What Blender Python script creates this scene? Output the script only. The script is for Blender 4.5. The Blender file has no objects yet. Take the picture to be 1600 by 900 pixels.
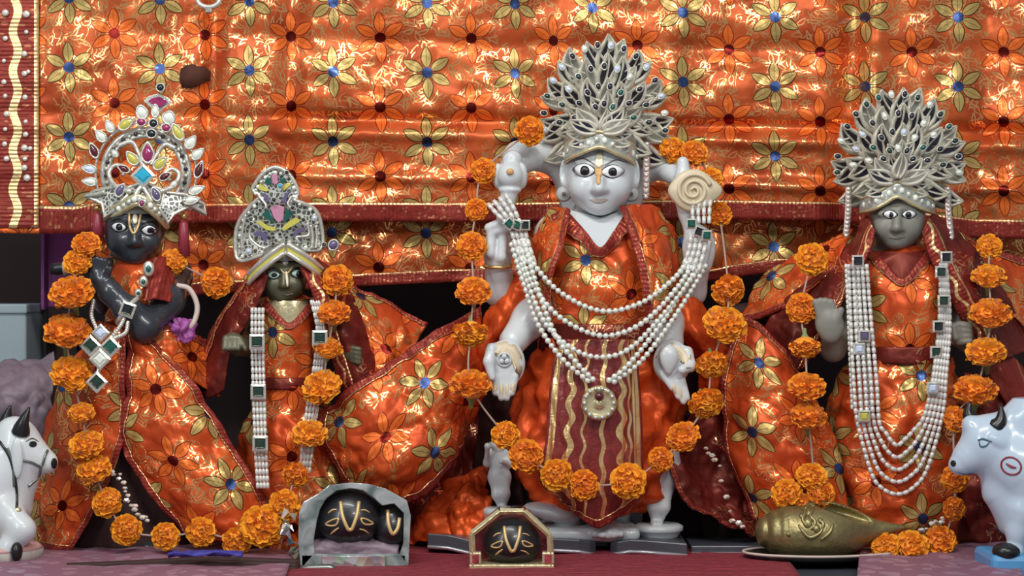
import bpy, bmesh, math, random
import numpy as np
from mathutils import Vector, Matrix, Euler, noise
from mathutils.bvhtree import BVHTree

scene = bpy.context.scene
COL = scene.collection
R = math.radians
random.seed(7)

# ------------------------------------------------------------------ camera, world, lights, exposure
DIST = 3.0
cam_data = bpy.data.cameras.new('camera')
cam_data.sensor_width = 36.0
cam_data.lens = 36.0 * DIST / 1.6
cam = bpy.data.objects.new('camera', cam_data)
COL.objects.link(cam)
cam.location = (0, -DIST, 0)
cam.rotation_euler = (R(90), 0, 0)
cam_data.clip_start = 0.05
scene.camera = cam

world = bpy.data.worlds.new('room_ambient')
scene.world = world
world.use_nodes = True
world.node_tree.nodes['Background'].inputs[0].default_value = (0.80, 0.90, 1.0, 1)
world.node_tree.nodes['Background'].inputs[1].default_value = 0.30

def area_light(name, loc, target, sx, sy, power, col):
    l = bpy.data.lights.new(name, 'AREA')
    l.shape = 'RECTANGLE'; l.size = sx; l.size_y = sy
    l.energy = power; l.color = col
    o = bpy.data.objects.new(name, l); COL.objects.link(o)
    o.location = loc
    d = Vector(target) - Vector(loc)
    o.rotation_euler = d.to_track_quat('-Z', 'Y').to_euler()
    return o
area_light('ceiling_tube_lamp', (-0.35, -1.35, 1.75), (0, 0, 0), 1.3, 0.12, 26, (1.0, 0.97, 0.93))
area_light('ceiling_tube_lamp', (0.75, -2.3, 1.35), (0.1, 0, 0), 1.0, 0.12, 24, (1.0, 0.97, 0.94))
area_light('ceiling_tube_lamp', (-1.5, -2.0, 1.0), (-0.1, 0, 0.1), 0.12, 1.0, 14, (0.95, 0.98, 1.0))
scene.view_settings.view_transform = 'Standard'
scene.view_settings.look = 'None'
scene.view_settings.exposure = 0.0
scene.view_settings.gamma = 1.0
scene.view_settings.use_curve_mapping = False

# ------------------------------------------------------------------ helpers
def P(px, py, y=0.0):
    s = (DIST + y) / DIST
    return Vector(((px - 800) / 1000 * s, y, (450 - py) / 1000 * s))
def PV(t):
    return P(t[0], t[1], t[2] if len(t) > 2 else 0.0)
FLOOR = -0.41
def ydepth(py):                       # depth at which the platform top shows at picture row py
    return DIST * (-FLOOR * 1000 / (py - 450)) - DIST

def thing(name, label, cat, loc=(0, 0, 0), group=None, kind=None):
    o = bpy.data.objects.new(name, None)
    o.empty_display_size = 0.05
    COL.objects.link(o)
    o.location = loc
    tag(o, label, cat, group, kind)
    return o
def tag(o, label=None, cat=None, group=None, kind=None):
    if label: o['label'] = label
    if cat: o['category'] = cat
    if group: o['group'] = group
    if kind: o['kind'] = kind
    return o
def put(name, me, mat=None, parent=None, smooth=True):
    """link a mesh given in world coordinates"""
    if mat is not None and len(me.materials) == 0:
        for m in (mat if isinstance(mat, (list, tuple)) else [mat]):
            me.materials.append(m)
    if smooth:
        me.polygons.foreach_set('use_smooth', [True] * len(me.polygons))
    o = bpy.data.objects.new(name, me)
    COL.objects.link(o)
    if parent is not None:
        adopt(o, parent)
    return o
def wloc(o):
    """world position of an object (translations only)"""
    v = o.location.copy()
    if o.parent is not None:
        v = v + o.matrix_parent_inverse.translation + wloc(o.parent)
    return v
def adopt(o, parent):
    """parents here carry no rotation or scale, so a plain offset keeps world coordinates"""
    o.parent = parent
    o.matrix_parent_inverse = Matrix.Translation(-wloc(parent))
def mesh_py(name, verts, faces, uvs=None):
    me = bpy.data.meshes.new(name)
    me.from_pydata([tuple(v) for v in verts], [], faces)
    if uvs is not None:
        lay = me.uv_layers.new(name='UVMap')
        idx = np.empty(len(me.loops), dtype=np.int32)
        me.loops.foreach_get('vertex_index', idx)
        arr = np.asarray(uvs, dtype=np.float32)[idx].reshape(-1)
        lay.data.foreach_set('uv', arr)
    me.update()
    return me
class MB:
    """mesh collector"""
    def __init__(s): s.v = []; s.f = []; s.uv = []
    def add(s, verts, faces, uvs=None):
        n = len(s.v)
        s.v += [tuple(v) for v in verts]
        s.f += [tuple(i + n for i in f) for f in faces]
        s.uv += list(uvs) if uvs is not None else [(0, 0)] * len(verts)
    def tube(s, pts, rad, seg=8, cap=True, closed=False):
        pts = [Vector(p) for p in pts]; n = len(pts)
        rads = rad if isinstance(rad, (list, tuple)) else [rad] * n
        V = []; F = []; UV = []
        prev = None; L = 0
        for i, p in enumerate(pts):
            if closed: t = pts[(i + 1) % n] - pts[i - 1]
            else: t = pts[min(i + 1, n - 1)] - pts[max(i - 1, 0)]
            if t.length < 1e-9: t = Vector((0, 0, 1))
            t.normalize()
            if prev is None:
                a = Vector((0, -1, 0)) if abs(t.y) < 0.9 else Vector((1, 0, 0))
                nrm = (a - t * a.dot(t)).normalized()
            else:
                nrm = (prev - t * prev.dot(t)).normalized()
            prev = nrm
            b = t.cross(nrm)
            if i: L += (p - pts[i - 1]).length
            for k in range(seg):
                an = 2 * math.pi * k / seg
                V.append(p + (nrm * math.cos(an) + b * math.sin(an)) * rads[i]); UV.append((k / seg, L))
        m = n if closed else n - 1
        for i in range(m):
            for k in range(seg):
                F.append((i * seg + k, i * seg + (k + 1) % seg, ((i + 1) % n) * seg + (k + 1) % seg, ((i + 1) % n) * seg + k))
        if cap and not closed:
            F.append(tuple(range(seg))[::-1]); F.append(tuple((n - 1) * seg + k for k in range(seg)))
        s.add(V, F, UV); return s
    def ball(s, c, r, seg=10, ring=6, rot=None):
        r = Vector((r, r, r)) if not hasattr(r, '__len__') else Vector(r)
        c = Vector(c); V = []; F = []
        for i in range(1, ring):
            ph = math.pi * i / ring
            for k in range(seg):
                an = 2 * math.pi * k / seg
                V.append(Vector((r.x * math.sin(ph) * math.cos(an), r.y * math.sin(ph) * math.sin(an), r.z * math.cos(ph))))
        V += [Vector((0, 0, r.z)), Vector((0, 0, -r.z))]
        if rot is not None: V = [rot @ q for q in V]
        V = [q + c for q in V]
        for i in range(ring - 2):
            for k in range(seg):
                F.append((i * seg + k, (i + 1) * seg + k, (i + 1) * seg + (k + 1) % seg, i * seg + (k + 1) % seg))
        a, b = len(V) - 2, len(V) - 1
        for k in range(seg):
            F.append((a, k, (k + 1) % seg)); F.append((b, (ring - 2) * seg + (k + 1) % seg, (ring - 2) * seg + k))
        s.add(V, F); return s
    def box(s, lo, hi):
        x0, y0, z0 = lo; x1, y1, z1 = hi
        V = [(x0, y0, z0), (x1, y0, z0), (x1, y1, z0), (x0, y1, z0), (x0, y0, z1), (x1, y0, z1), (x1, y1, z1), (x0, y1, z1)]
        s.add(V, [(0, 3, 2, 1), (4, 5, 6, 7), (0, 1, 5, 4), (1, 2, 6, 5), (2, 3, 7, 6), (3, 0, 4, 7)]); return s
    def lathe(s, prof, c=(0, 0, 0), seg=32, axis='Z', sx=1, sy=1, cap=True):
        """prof: (radius, height) pairs"""
        c = Vector(c); V = []; F = []; UV = []
        for r, h in prof:
            for k in range(seg):
                an = 2 * math.pi * k / seg
                q = Vector((r * math.cos(an) * sx, r * math.sin(an) * sy, h))
                if axis == 'X': q = Vector((q.z, q.x, q.y))
                if axis == 'Y': q = Vector((q.x, q.z, q.y))
                V.append(c + q); UV.append((k / seg, h))
        n = len(prof)
        for i in range(n - 1):
            for k in range(seg):
                F.append((i * seg + k, i * seg + (k + 1) % seg, (i + 1) * seg + (k + 1) % seg, (i + 1) * seg + k))
        if cap:
            F.append(tuple(range(seg))[::-1]); F.append(tuple((n - 1) * seg + k for k in range(seg)))
        s.add(V, F, UV); return s
    def build(s, name, mat, parent=None, smooth=True, bevel=0):
        me = mesh_py(name, s.v, s.f, s.uv)
        bm = bmesh.new(); bm.from_mesh(me)
        bmesh.ops.recalc_face_normals(bm, faces=bm.faces)
        bm.to_mesh(me); bm.free()
        o = put(name, me, mat, parent, smooth)
        if bevel:
            b = o.modifiers.new('bevel', 'BEVEL'); b.width = bevel; b.segments = 2; b.limit_method = 'ANGLE'
        return o
def spline(pts, n, closed=False):
    """Catmull-Rom through points (any dimension) to n samples"""
    A = np.array([tuple(p) for p in pts], dtype=float); m = len(A)
    if m == 1: return np.repeat(A, n, 0)
    if closed:
        t = np.arange(n) / n * m
        i = np.floor(t).astype(int); f = (t - i)[:, None]
        p0, p1, p2, p3 = A[(i - 1) % m], A[i % m], A[(i + 1) % m], A[(i + 2) % m]
    else:
        t = np.linspace(0, m - 1, n)
        i = np.minimum(np.floor(t).astype(int), m - 2); f = (t - i)[:, None]
        E = np.vstack([2 * A[0] - A[1], A, 2 * A[-1] - A[-2]])
        p0, p1, p2, p3 = E[i], E[i + 1], E[i + 2], E[i + 3]
    return 0.5 * ((2 * p1) + (-p0 + p2) * f + (2 * p0 - 5 * p1 + 4 * p2 - p3) * f ** 2 + (-p0 + 3 * p1 - 3 * p2 + p3) * f ** 3)
def pxspline(pts, n, closed=False):
    return [PV(q) for q in spline([(a[0], a[1], a[2] if len(a) > 2 else 0) for a in pts], n, closed)]

# ------------------------------------------------------------------ smooth-union solids (statues, cattle)
class Solid:
    def __init__(s, lo, hi, h):
        s.lo = np.array(lo, float); s.h = h
        s.n = np.ceil((np.array(hi) - s.lo) / h).astype(int) + 1
        s.f = np.full(s.n, 0.08, dtype=np.float32)
        s.ax = [s.lo[i] + np.arange(s.n[i]) * h for i in range(3)]
    def _apply(s, fn, lo, hi, k, sub):
        i0 = np.maximum(np.floor((lo - k - 3 * s.h - s.lo) / s.h).astype(int), 0)
        i1 = np.minimum(np.ceil((hi + k + 3 * s.h - s.lo) / s.h).astype(int) + 1, s.n)
        if np.any(i1 <= i0): return
        sl = tuple(slice(a, b) for a, b in zip(i0, i1))
        X, Y, Z = np.meshgrid(s.ax[0][sl[0]], s.ax[1][sl[1]], s.ax[2][sl[2]], indexing='ij')
        d = fn(X, Y, Z).astype(np.float32)
        a = s.f[sl]
        if sub:
            d = -d
            hh = np.maximum(k - np.abs(a - d), 0) / k
            s.f[sl] = np.maximum(a, d) + hh * hh * k / 4
        else:
            hh = np.maximum(k - np.abs(a - d), 0) / k
            s.f[sl] = np.minimum(a, d) - hh * hh * k / 4
    def ell(s, c, r, k=.008, rot=None, sub=False):
        c = np.array(tuple(c)); r = np.array(r if hasattr(r, '__len__') else (r, r, r), float)
        Mi = np.array(Euler([R(a) for a in rot]).to_matrix().transposed()) if rot else None
        m = max(r)
        def fn(X, Y, Z):
            X, Y, Z = X - c[0], Y - c[1], Z - c[2]
            if Mi is not None:
                X, Y, Z = (Mi[0, 0] * X + Mi[0, 1] * Y + Mi[0, 2] * Z, Mi[1, 0] * X + Mi[1, 1] * Y + Mi[1, 2] * Z, Mi[2, 0] * X + Mi[2, 1] * Y + Mi[2, 2] * Z)
            k0 = np.sqrt((X / r[0]) ** 2 + (Y / r[1]) ** 2 + (Z / r[2]) ** 2)
            k1 = np.sqrt((X / r[0] ** 2) ** 2 + (Y / r[1] ** 2) ** 2 + (Z / r[2] ** 2) ** 2) + 1e-9
            return k0 * (k0 - 1) / k1
        ext = r if Mi is None else np.array((m, m, m))
        s._apply(fn, c - ext, c + ext, k, sub); return s
    def cap(s, a, b, ra, rb=None, k=.008, sub=False, flat=None):
        rb = ra if rb is None else rb
        a = np.array(tuple(a)); b = np.array(tuple(b)); ab = b - a; L2 = max(ab.dot(ab), 1e-12)
        def fn(X, Y, Z):
            t = np.clip(((X - a[0]) * ab[0] + (Y - a[1]) * ab[1] + (Z - a[2]) * ab[2]) / L2, 0, 1)
            dx, dy, dz = X - a[0] - t * ab[0], Y - a[1] - t * ab[1], Z - a[2] - t * ab[2]
            return np.sqrt(dx * dx + dy * dy + dz * dz) - (ra + (rb - ra) * t)
        m = max(ra, rb)
        s._apply(fn, np.minimum(a, b) - m, np.maximum(a, b) + m, k, sub); return s
    def chain(s, pts, rs, k=.008):
        pts = [PV(p) for p in pts]
        for i in range(len(pts) - 1): s.cap(pts[i], pts[i + 1], rs[i], rs[i + 1], k)
        return s
    def rbox(s, lo, hi, rnd=.004, k=.004):
        lo = np.array(lo); hi = np.array(hi); c = (lo + hi) / 2; e = (hi - lo) / 2 - rnd
        def fn(X, Y, Z):
            x, y, z = np.abs(X - c[0]) - e[0], np.abs(Y - c[1]) - e[1], np.abs(Z - c[2]) - e[2]
            return np.sqrt(np.maximum(x, 0) ** 2 + np.maximum(y, 0) ** 2 + np.maximum(z, 0) ** 2) + np.minimum(np.maximum(x, np.maximum(y, z)), 0) - rnd
        s._apply(fn, lo, hi, k, False); return s
    def cut(s, c, nrm):
        c = np.array(tuple(c)); nrm = np.array(tuple(nrm), float)
        X, Y, Z = np.meshgrid(*s.ax, indexing='ij')
        d = (X - c[0]) * nrm[0] + (Y - c[1]) * nrm[1] + (Z - c[2]) * nrm[2]
        s.f = np.maximum(s.f, d.astype(np.float32)); return s
    def mesh(s, name):
        f = s.f; h = s.h
        f[0, :, :] = f[-1, :, :] = 0.01; f[:, 0, :] = f[:, -1, :] = 0.01; f[:, :, 0] = f[:, :, -1] = 0.01
        ins = f < 0
        n = np.array(f.shape) - 1
        cnt = np.zeros(n, dtype=np.int8)
        for dx in (0, 1):
            for dy in (0, 1):
                for dz in (0, 1):
                    cnt += ins[dx:dx + n[0], dy:dy + n[1], dz:dz + n[2]]
        act = (cnt > 0) & (cnt < 8)
        I, J, K = np.nonzero(act)
        vid = np.full(n, -1, dtype=np.int64); vid[I, J, K] = np.arange(len(I))
        acc = np.zeros((len(I), 3)); num = np.zeros(len(I))
        cor = [(0, 0, 0), (1, 0, 0), (0, 1, 0), (1, 1, 0), (0, 0, 1), (1, 0, 1), (0, 1, 1), (1, 1, 1)]
        vals = [f[I + c[0], J + c[1], K + c[2]].astype(float) for c in cor]
        for a in range(8):
            for b in range(a + 1, 8):
                d = [cor[b][q] - cor[a][q] for q in range(3)]
                if sum(map(abs, d)) != 1: continue
                va, vb = vals[a], vals[b]
                m = (va < 0) != (vb < 0)
                t = np.where(m, va / np.where(m, va - vb, 1), 0)
                for q in range(3):
                    acc[:, q] += np.where(m, cor[a][q] + t * d[q], 0)
                num += m
        acc /= num[:, None]
        V = s.lo + (np.stack([I, J, K], 1) + acc) * h
        F = []
        for axn in range(3):
            o1, o2 = (axn + 1) % 3, (axn + 2) % 3
            sl0 = [slice(None)] * 3; sl1 = [slice(None)] * 3
            sl0[axn] = slice(0, -1); sl1[axn] = slice(1, None)
            a, b = ins[tuple(sl0)], ins[tuple(sl1)]
            for flip in (False, True):
                m = (a & ~b) if not flip else (~a & b)
                idx = np.stack(np.nonzero(m), 1)
                idx = idx[(idx[:, o1] > 0) & (idx[:, o2] > 0) & (idx[:, o1] < n[o1]) & (idx[:, o2] < n[o2]) & (idx[:, axn] < n[axn])]
                def cell(d1, d2):
                    q = idx.copy(); q[:, o1] -= d1; q[:, o2] -= d2
                    return vid[q[:, 0], q[:, 1], q[:, 2]]
                quad = np.stack([cell(1, 1), cell(0, 1), cell(0, 0), cell(1, 0)], 1)
                if flip: quad = quad[:, ::-1]
                F.append(quad)
        F = np.concatenate(F); F = F[(F >= 0).all(1)]
        me = bpy.data.meshes.new(name)
        me.vertices.add(len(V)); me.vertices.foreach_set('co', V.reshape(-1))
        me.loops.add(len(F) * 4); me.loops.foreach_set('vertex_index', F.reshape(-1).astype(np.int32))
        me.polygons.add(len(F)); me.polygons.foreach_set('loop_start', np.arange(len(F), dtype=np.int32) * 4)
        me.update(); me.validate()
        return me
def bvh_of(*objs):
    V = []; F = []
    for o in objs:
        n = len(V); off = Vector((0, 0, 0))
        V += [v.co.copy() for v in o.data.vertices]
        F += [tuple(i + n for i in p.vertices) for p in o.data.polygons]
    return BVHTree.FromPolygons(V, F)
EYE = Vector((0, -DIST, 0))
def hit(bvh, px, py, lift=.001, fallback=0.0):
    d = (P(px, py, 0) - EYE).normalized()
    loc, nrm, i, dist = bvh.ray_cast(EYE, d)
    if loc is None: return P(px, py, fallback)
    if nrm.y > 0: nrm = -nrm
    return loc + nrm * lift

# ------------------------------------------------------------------ cloth
def patch_points(grid, nu, nv):
    G = [[(q[0], q[1], q[2] if len(q) > 2 else 0) for q in row] for row in grid]
    rows = np.array([spline(r, nu) for r in G])                # rows x nu x 3
    out = np.array([spline(rows[:, j], nv) for j in range(nu)])  # nu x nv x 3
    A = out.transpose(1, 0, 2)
    s = (DIST + A[..., 2]) / DIST
    return np.stack([(A[..., 0] - 800) / 1000 * s, A[..., 2], (450 - A[..., 1]) / 1000 * s], -1)
def grid_normals(W):
    du = np.gradient(W, axis=1); dv = np.gradient(W, axis=0)
    N = np.cross(du, dv); N /= np.linalg.norm(N, axis=2, keepdims=True) + 1e-12
    N[N[..., 1] > 0] *= -1
    return N
def crumple(W, amp, freq, seed, stretch=(1, 1, 1)):
    N = grid_normals(W); D = np.zeros(W.shape[:2])
    o = Vector((seed * 3.1, seed * 1.7, seed * 2.3))
    for i in range(W.shape[0]):
        for j in range(W.shape[1]):
            q = Vector(W[i, j]); q = Vector((q.x * stretch[0], q.y * stretch[1], q.z * stretch[2])) * freq + o
            a = noise.noise(q); b = noise.noise(q * 2.3 + o)
            c = noise.noise(q * 4.6 + o)
            D[i, j] = (abs(a) * 1.3 - .35) + .45 * (abs(b) * 1.3 - .35) + .22 * (abs(c) * 1.3 - .35)
    return W + N * (D * amp)[..., None]
def sheet(name, W, mat, parent, thick=.0022, uv0=(0, 0), rot=0, uvf=None, sub=False):
    nv, nu = W.shape[:2]
    seg = np.linalg.norm(np.diff(W, axis=1), axis=2); U = np.concatenate([np.zeros((nv, 1)), np.cumsum(seg, 1)], 1)
    U = U - U[:, nu // 2:nu // 2 + 1]
    seg = np.linalg.norm(np.diff(W, axis=0), axis=2); Vv = np.concatenate([np.zeros((1, nu)), np.cumsum(seg, 0)], 0)
    U = 0.5 * U + 0.5 * (W[..., 0] - W[..., 0].mean()); Vv = 0.5 * -Vv + 0.5 * W[..., 2]
    c, s_ = math.cos(R(rot)), math.sin(R(rot))
    uv = np.stack([U * c - Vv * s_ + uv0[0], U * s_ + Vv * c + uv0[1]], -1).reshape(-1, 2)
    if uvf is not None: uv = uvf
    F = []
    for i in range(nv - 1):
        for j in range(nu - 1):
            a = i * nu + j
            F.append((a, a + nu, a + nu + 1, a + 1))
    me = mesh_py(name, W.reshape(-1, 3), F, uv)
    o = put(name, me, mat, parent)
    if thick:
        m = o.modifiers.new('thickness', 'SOLIDIFY'); m.thickness = thick; m.offset = 0
    return o
def strip(name, A, B, mat, parent, lift=.002, n=5, reps=1.0):
    """band between two rows of world points, A outer edge, B inner edge; uv: u metres along, v 0..1 across"""
    A = np.asarray(A); B = np.asarray(B); m = len(A)
    L = np.concatenate([[0], np.cumsum(np.linalg.norm(np.diff(A, axis=0), axis=1))])
    W = np.stack([A + (B - A) * t for t in np.linspace(0, 1, n)], 1)     # m x n x 3
    W = W + grid_normals(W) * lift
    uv = np.stack([np.repeat(L[:, None], n, 1), np.repeat(np.linspace(0, 1, n)[None], m, 0)], -1).reshape(-1, 2)
    o = sheet(name, W, mat, parent, .0016, uvf=uv)
    return o
def edge_band(name, W, edge, width, mat, parent, lift=.0025):
    """border sewn along one edge of a cloth grid"""
    G = {'l': W, 'r': W[:, ::-1], 't': W.transpose(1, 0, 2), 'b': W[::-1].transpose(1, 0, 2)}[edge]
    A = []; n = 5; rows = []
    for r in G:
        L = np.concatenate([[0], np.cumsum(np.linalg.norm(np.diff(r, axis=0), axis=1))])
        w = min(width, L[-1] * .9)
        rows.append([[np.interp(t, L, r[:, q]) for q in range(3)] for t in np.linspace(-0.0, w, n)])
    Wb = np.array(rows)
    Wb = Wb + grid_normals(Wb) * lift
    L = np.concatenate([[0], np.cumsum(np.linalg.norm(np.diff(Wb[:, 0], axis=0), axis=1))])
    uv = np.stack([np.repeat(L[:, None], n, 1), np.repeat(np.linspace(0, 1, n)[None], len(Wb), 0)], -1).reshape(-1, 2)
    return sheet(name, Wb, mat, parent, .0016, uvf=uv)
def cloth(name, grid, mat, parent, nu=36, nv=40, amp=.006, freq=14, seed=1, stretch=(1, 1, 1), uv0=(0, 0), rot=0, edges='', bw=.016, bmat=None, thick=.0022):
    W = crumple(patch_points(grid, int(nu * 1.5), int(nv * 1.4)), amp * 1.35, freq, seed, stretch)
    o = sheet(name, W, mat, parent, thick, uv0, rot)
    for e in edges:
        edge_band('border', W, e, bw, bmat or M['border'], o)
    return o, W
def robe(name, rows, mat, parent, nu=72, nv=48, folds=13, famp=.05, amp=.004, seed=1, uv0=(0, 0), phase=0.0, a0=-180, a1=180):
    """tubular garment: rows of (py, cx, half width px, y centre, half depth m)"""
    S = spline(rows, nv); W = np.zeros((nv, nu, 3))
    for i, (py, cx, hw, yc, hd) in enumerate(S):
        t = i / (nv - 1)
        for j in range(nu):
            th = R(a0 + (a1 - a0) * j / (nu - 1))
            f = 1 + famp * t * (math.cos(folds * th + phase) + .5 * math.cos(folds * 1.7 * th + 1.3 + phase))
            x = math.sin(th) * f; yy = -math.cos(th) * f
            s = (DIST + yc) / DIST
            W[i, j] = ((cx - 800) / 1000 * s + x * hw / 1000, yc + yy * hd, (450 - py) / 1000 * s)
    N = np.cross(np.gradient(W, axis=1), np.gradient(W, axis=0))
    N /= np.linalg.norm(N, axis=2, keepdims=True) + 1e-12
    o_ = Vector((seed * 3.3, seed, seed * 2.1))
    for i in range(nv):
        for j in range(nu):
            q = Vector(W[i, j]) * 15 + o_
            W[i, j] += N[i, j] * amp * 1.4 * (abs(noise.noise(q)) * 1.3 - .35 + .5 * (abs(noise.noise(q * 2.2)) * 1.6 - .4) + .22 * noise.noise(q * 5))
    return sheet(name, W, mat, parent, .0022, uv0), W
# ------------------------------------------------------------------ materials
M = {}
class NT:
    def __init__(s, name):
        s.mat = bpy.data.materials.new(name); s.mat.use_nodes = True
        s.t = s.mat.node_tree; s.b = s.t.nodes['Principled BSDF']
        M[name] = s.mat
    def n(s, ty, **kw):
        x = s.t.nodes.new(ty)
        for k, v in kw.items(): setattr(x, k, v)
        return x
    def plug(s, sock, v):
        if isinstance(v, bpy.types.NodeSocket): s.t.links.new(v, sock)
        elif v is not None: sock.default_value = v
    def m(s, op, a, b=None, c=None, clamp=False):
        x = s.n('ShaderNodeMath', operation=op, use_clamp=clamp)
        for i, q in enumerate((a, b, c)): s.plug(x.inputs[i], q) if q is not None else None
        return x.outputs[0]
    def mix(s, f, a, b):
        x = s.n('ShaderNodeMix', data_type='RGBA')
        s.plug(x.inputs[0], f)
        for sock, v in ((x.inputs[6], a), (x.inputs[7], b)):
            s.plug(sock, v if isinstance(v, bpy.types.NodeSocket) else (*v, 1))
        return x.outputs[2]
    def noise(s, vec, scale, detail=2, rough=.5, dist=0):
        x = s.n('ShaderNodeTexNoise'); s.plug(x.inputs['Vector'], vec)
        x.inputs['Scale'].default_value = scale; x.inputs['Detail'].default_value = detail
        x.inputs['Roughness'].default_value = rough; x.inputs['Distortion'].default_value = dist
        return x.outputs['Fac']
    def obj(s): return s.n('ShaderNodeTexCoord').outputs['Object']
    def uv(s): return s.n('ShaderNodeTexCoord').outputs['UV']
    def bump(s, h, strength=.3, dist=.002):
        x = s.n('ShaderNodeBump'); x.inputs['Strength'].default_value = strength; x.inputs['Distance'].default_value = dist
        s.plug(x.inputs['Height'], h); s.t.links.new(x.outputs[0], s.b.inputs['Normal'])
    def set(s, **kw):
        for k, v in kw.items():
            k = {'color': 'Base Color', 'rough': 'Roughness', 'metal': 'Metallic', 'trans': 'Transmission Weight', 'ior': 'IOR', 'spec': 'Specular IOR Level',
                 'coat': 'Coat Weight', 'sheen': 'Sheen Weight', 'sss': 'Subsurface Weight'}[k]
            if k == 'Base Color' and not isinstance(v, bpy.types.NodeSocket): v = (*v[:3], 1)
            s.plug(s.b.inputs[k], v)
        return s
def simple(name, color, rough=.5, metal=0, var=.12, scale=30, bump=0, bscale=60, **kw):
    t = NT(name)
    o = t.obj()
    f = t.noise(o, scale, 3)
    c2 = tuple(c * (1 - var) for c in color); c1 = tuple(min(1, c * (1 + var)) for c in color)
    t.set(color=t.mix(f, c2, c1), rough=rough, metal=metal, **kw)
    if bump: t.bump(t.noise(o, bscale, 4), bump, .002)
    return t.mat

def flower_masks(t, x, y, ox, oy, sx, sy, rad=.041, wid=.0076):
    fx = t.m('MULTIPLY', t.m('SUBTRACT', t.m('FRACT', t.m('ADD', t.m('DIVIDE', x, sx), ox)), .5), sx)
    fy = t.m('MULTIPLY', t.m('SUBTRACT', t.m('FRACT', t.m('ADD', t.m('DIVIDE', y, sy), oy)), .5), sy)
    r = t.m('SQRT', t.m('ADD', t.m('MULTIPLY', fx, fx), t.m('MULTIPLY', fy, fy)))
    th = t.m('ARCTAN2', fx, fy)
    a = t.m('ABSOLUTE', t.m('SUBTRACT', t.m('FLOORED_MODULO', t.m('ADD', th, math.pi / 6 + .06), math.pi / 3), math.pi / 6))
    X = t.m('MULTIPLY', r, t.m('COSINE', a)); Y = t.m('MULTIPLY', r, t.m('SINE', a))
    q = t.m('DIVIDE', t.m('SUBTRACT', X, .008), rad - .008, clamp=True)
    w = t.m('MULTIPLY', t.m('POWER', t.m('SINE', t.m('MULTIPLY', t.m('POWER', q, .85), math.pi)), .8), wid)
    petal = t.m('LESS_THAN', Y, t.m('SUBTRACT', w, .0001))
    w2 = t.m('ADD', w, t.m('MULTIPLY', t.m('LESS_THAN', t.m('ABSOLUTE', t.m('SUBTRACT', q, .5)), .499), .0017))
    line = t.m('LESS_THAN', Y, t.m('SUBTRACT', w2, .0001))
    vein = t.m('MULTIPLY', t.m('LESS_THAN', Y, .0006), petal)
    cen = t.m('LESS_THAN', r, .0085)
    return petal, line, vein, cen
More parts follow.
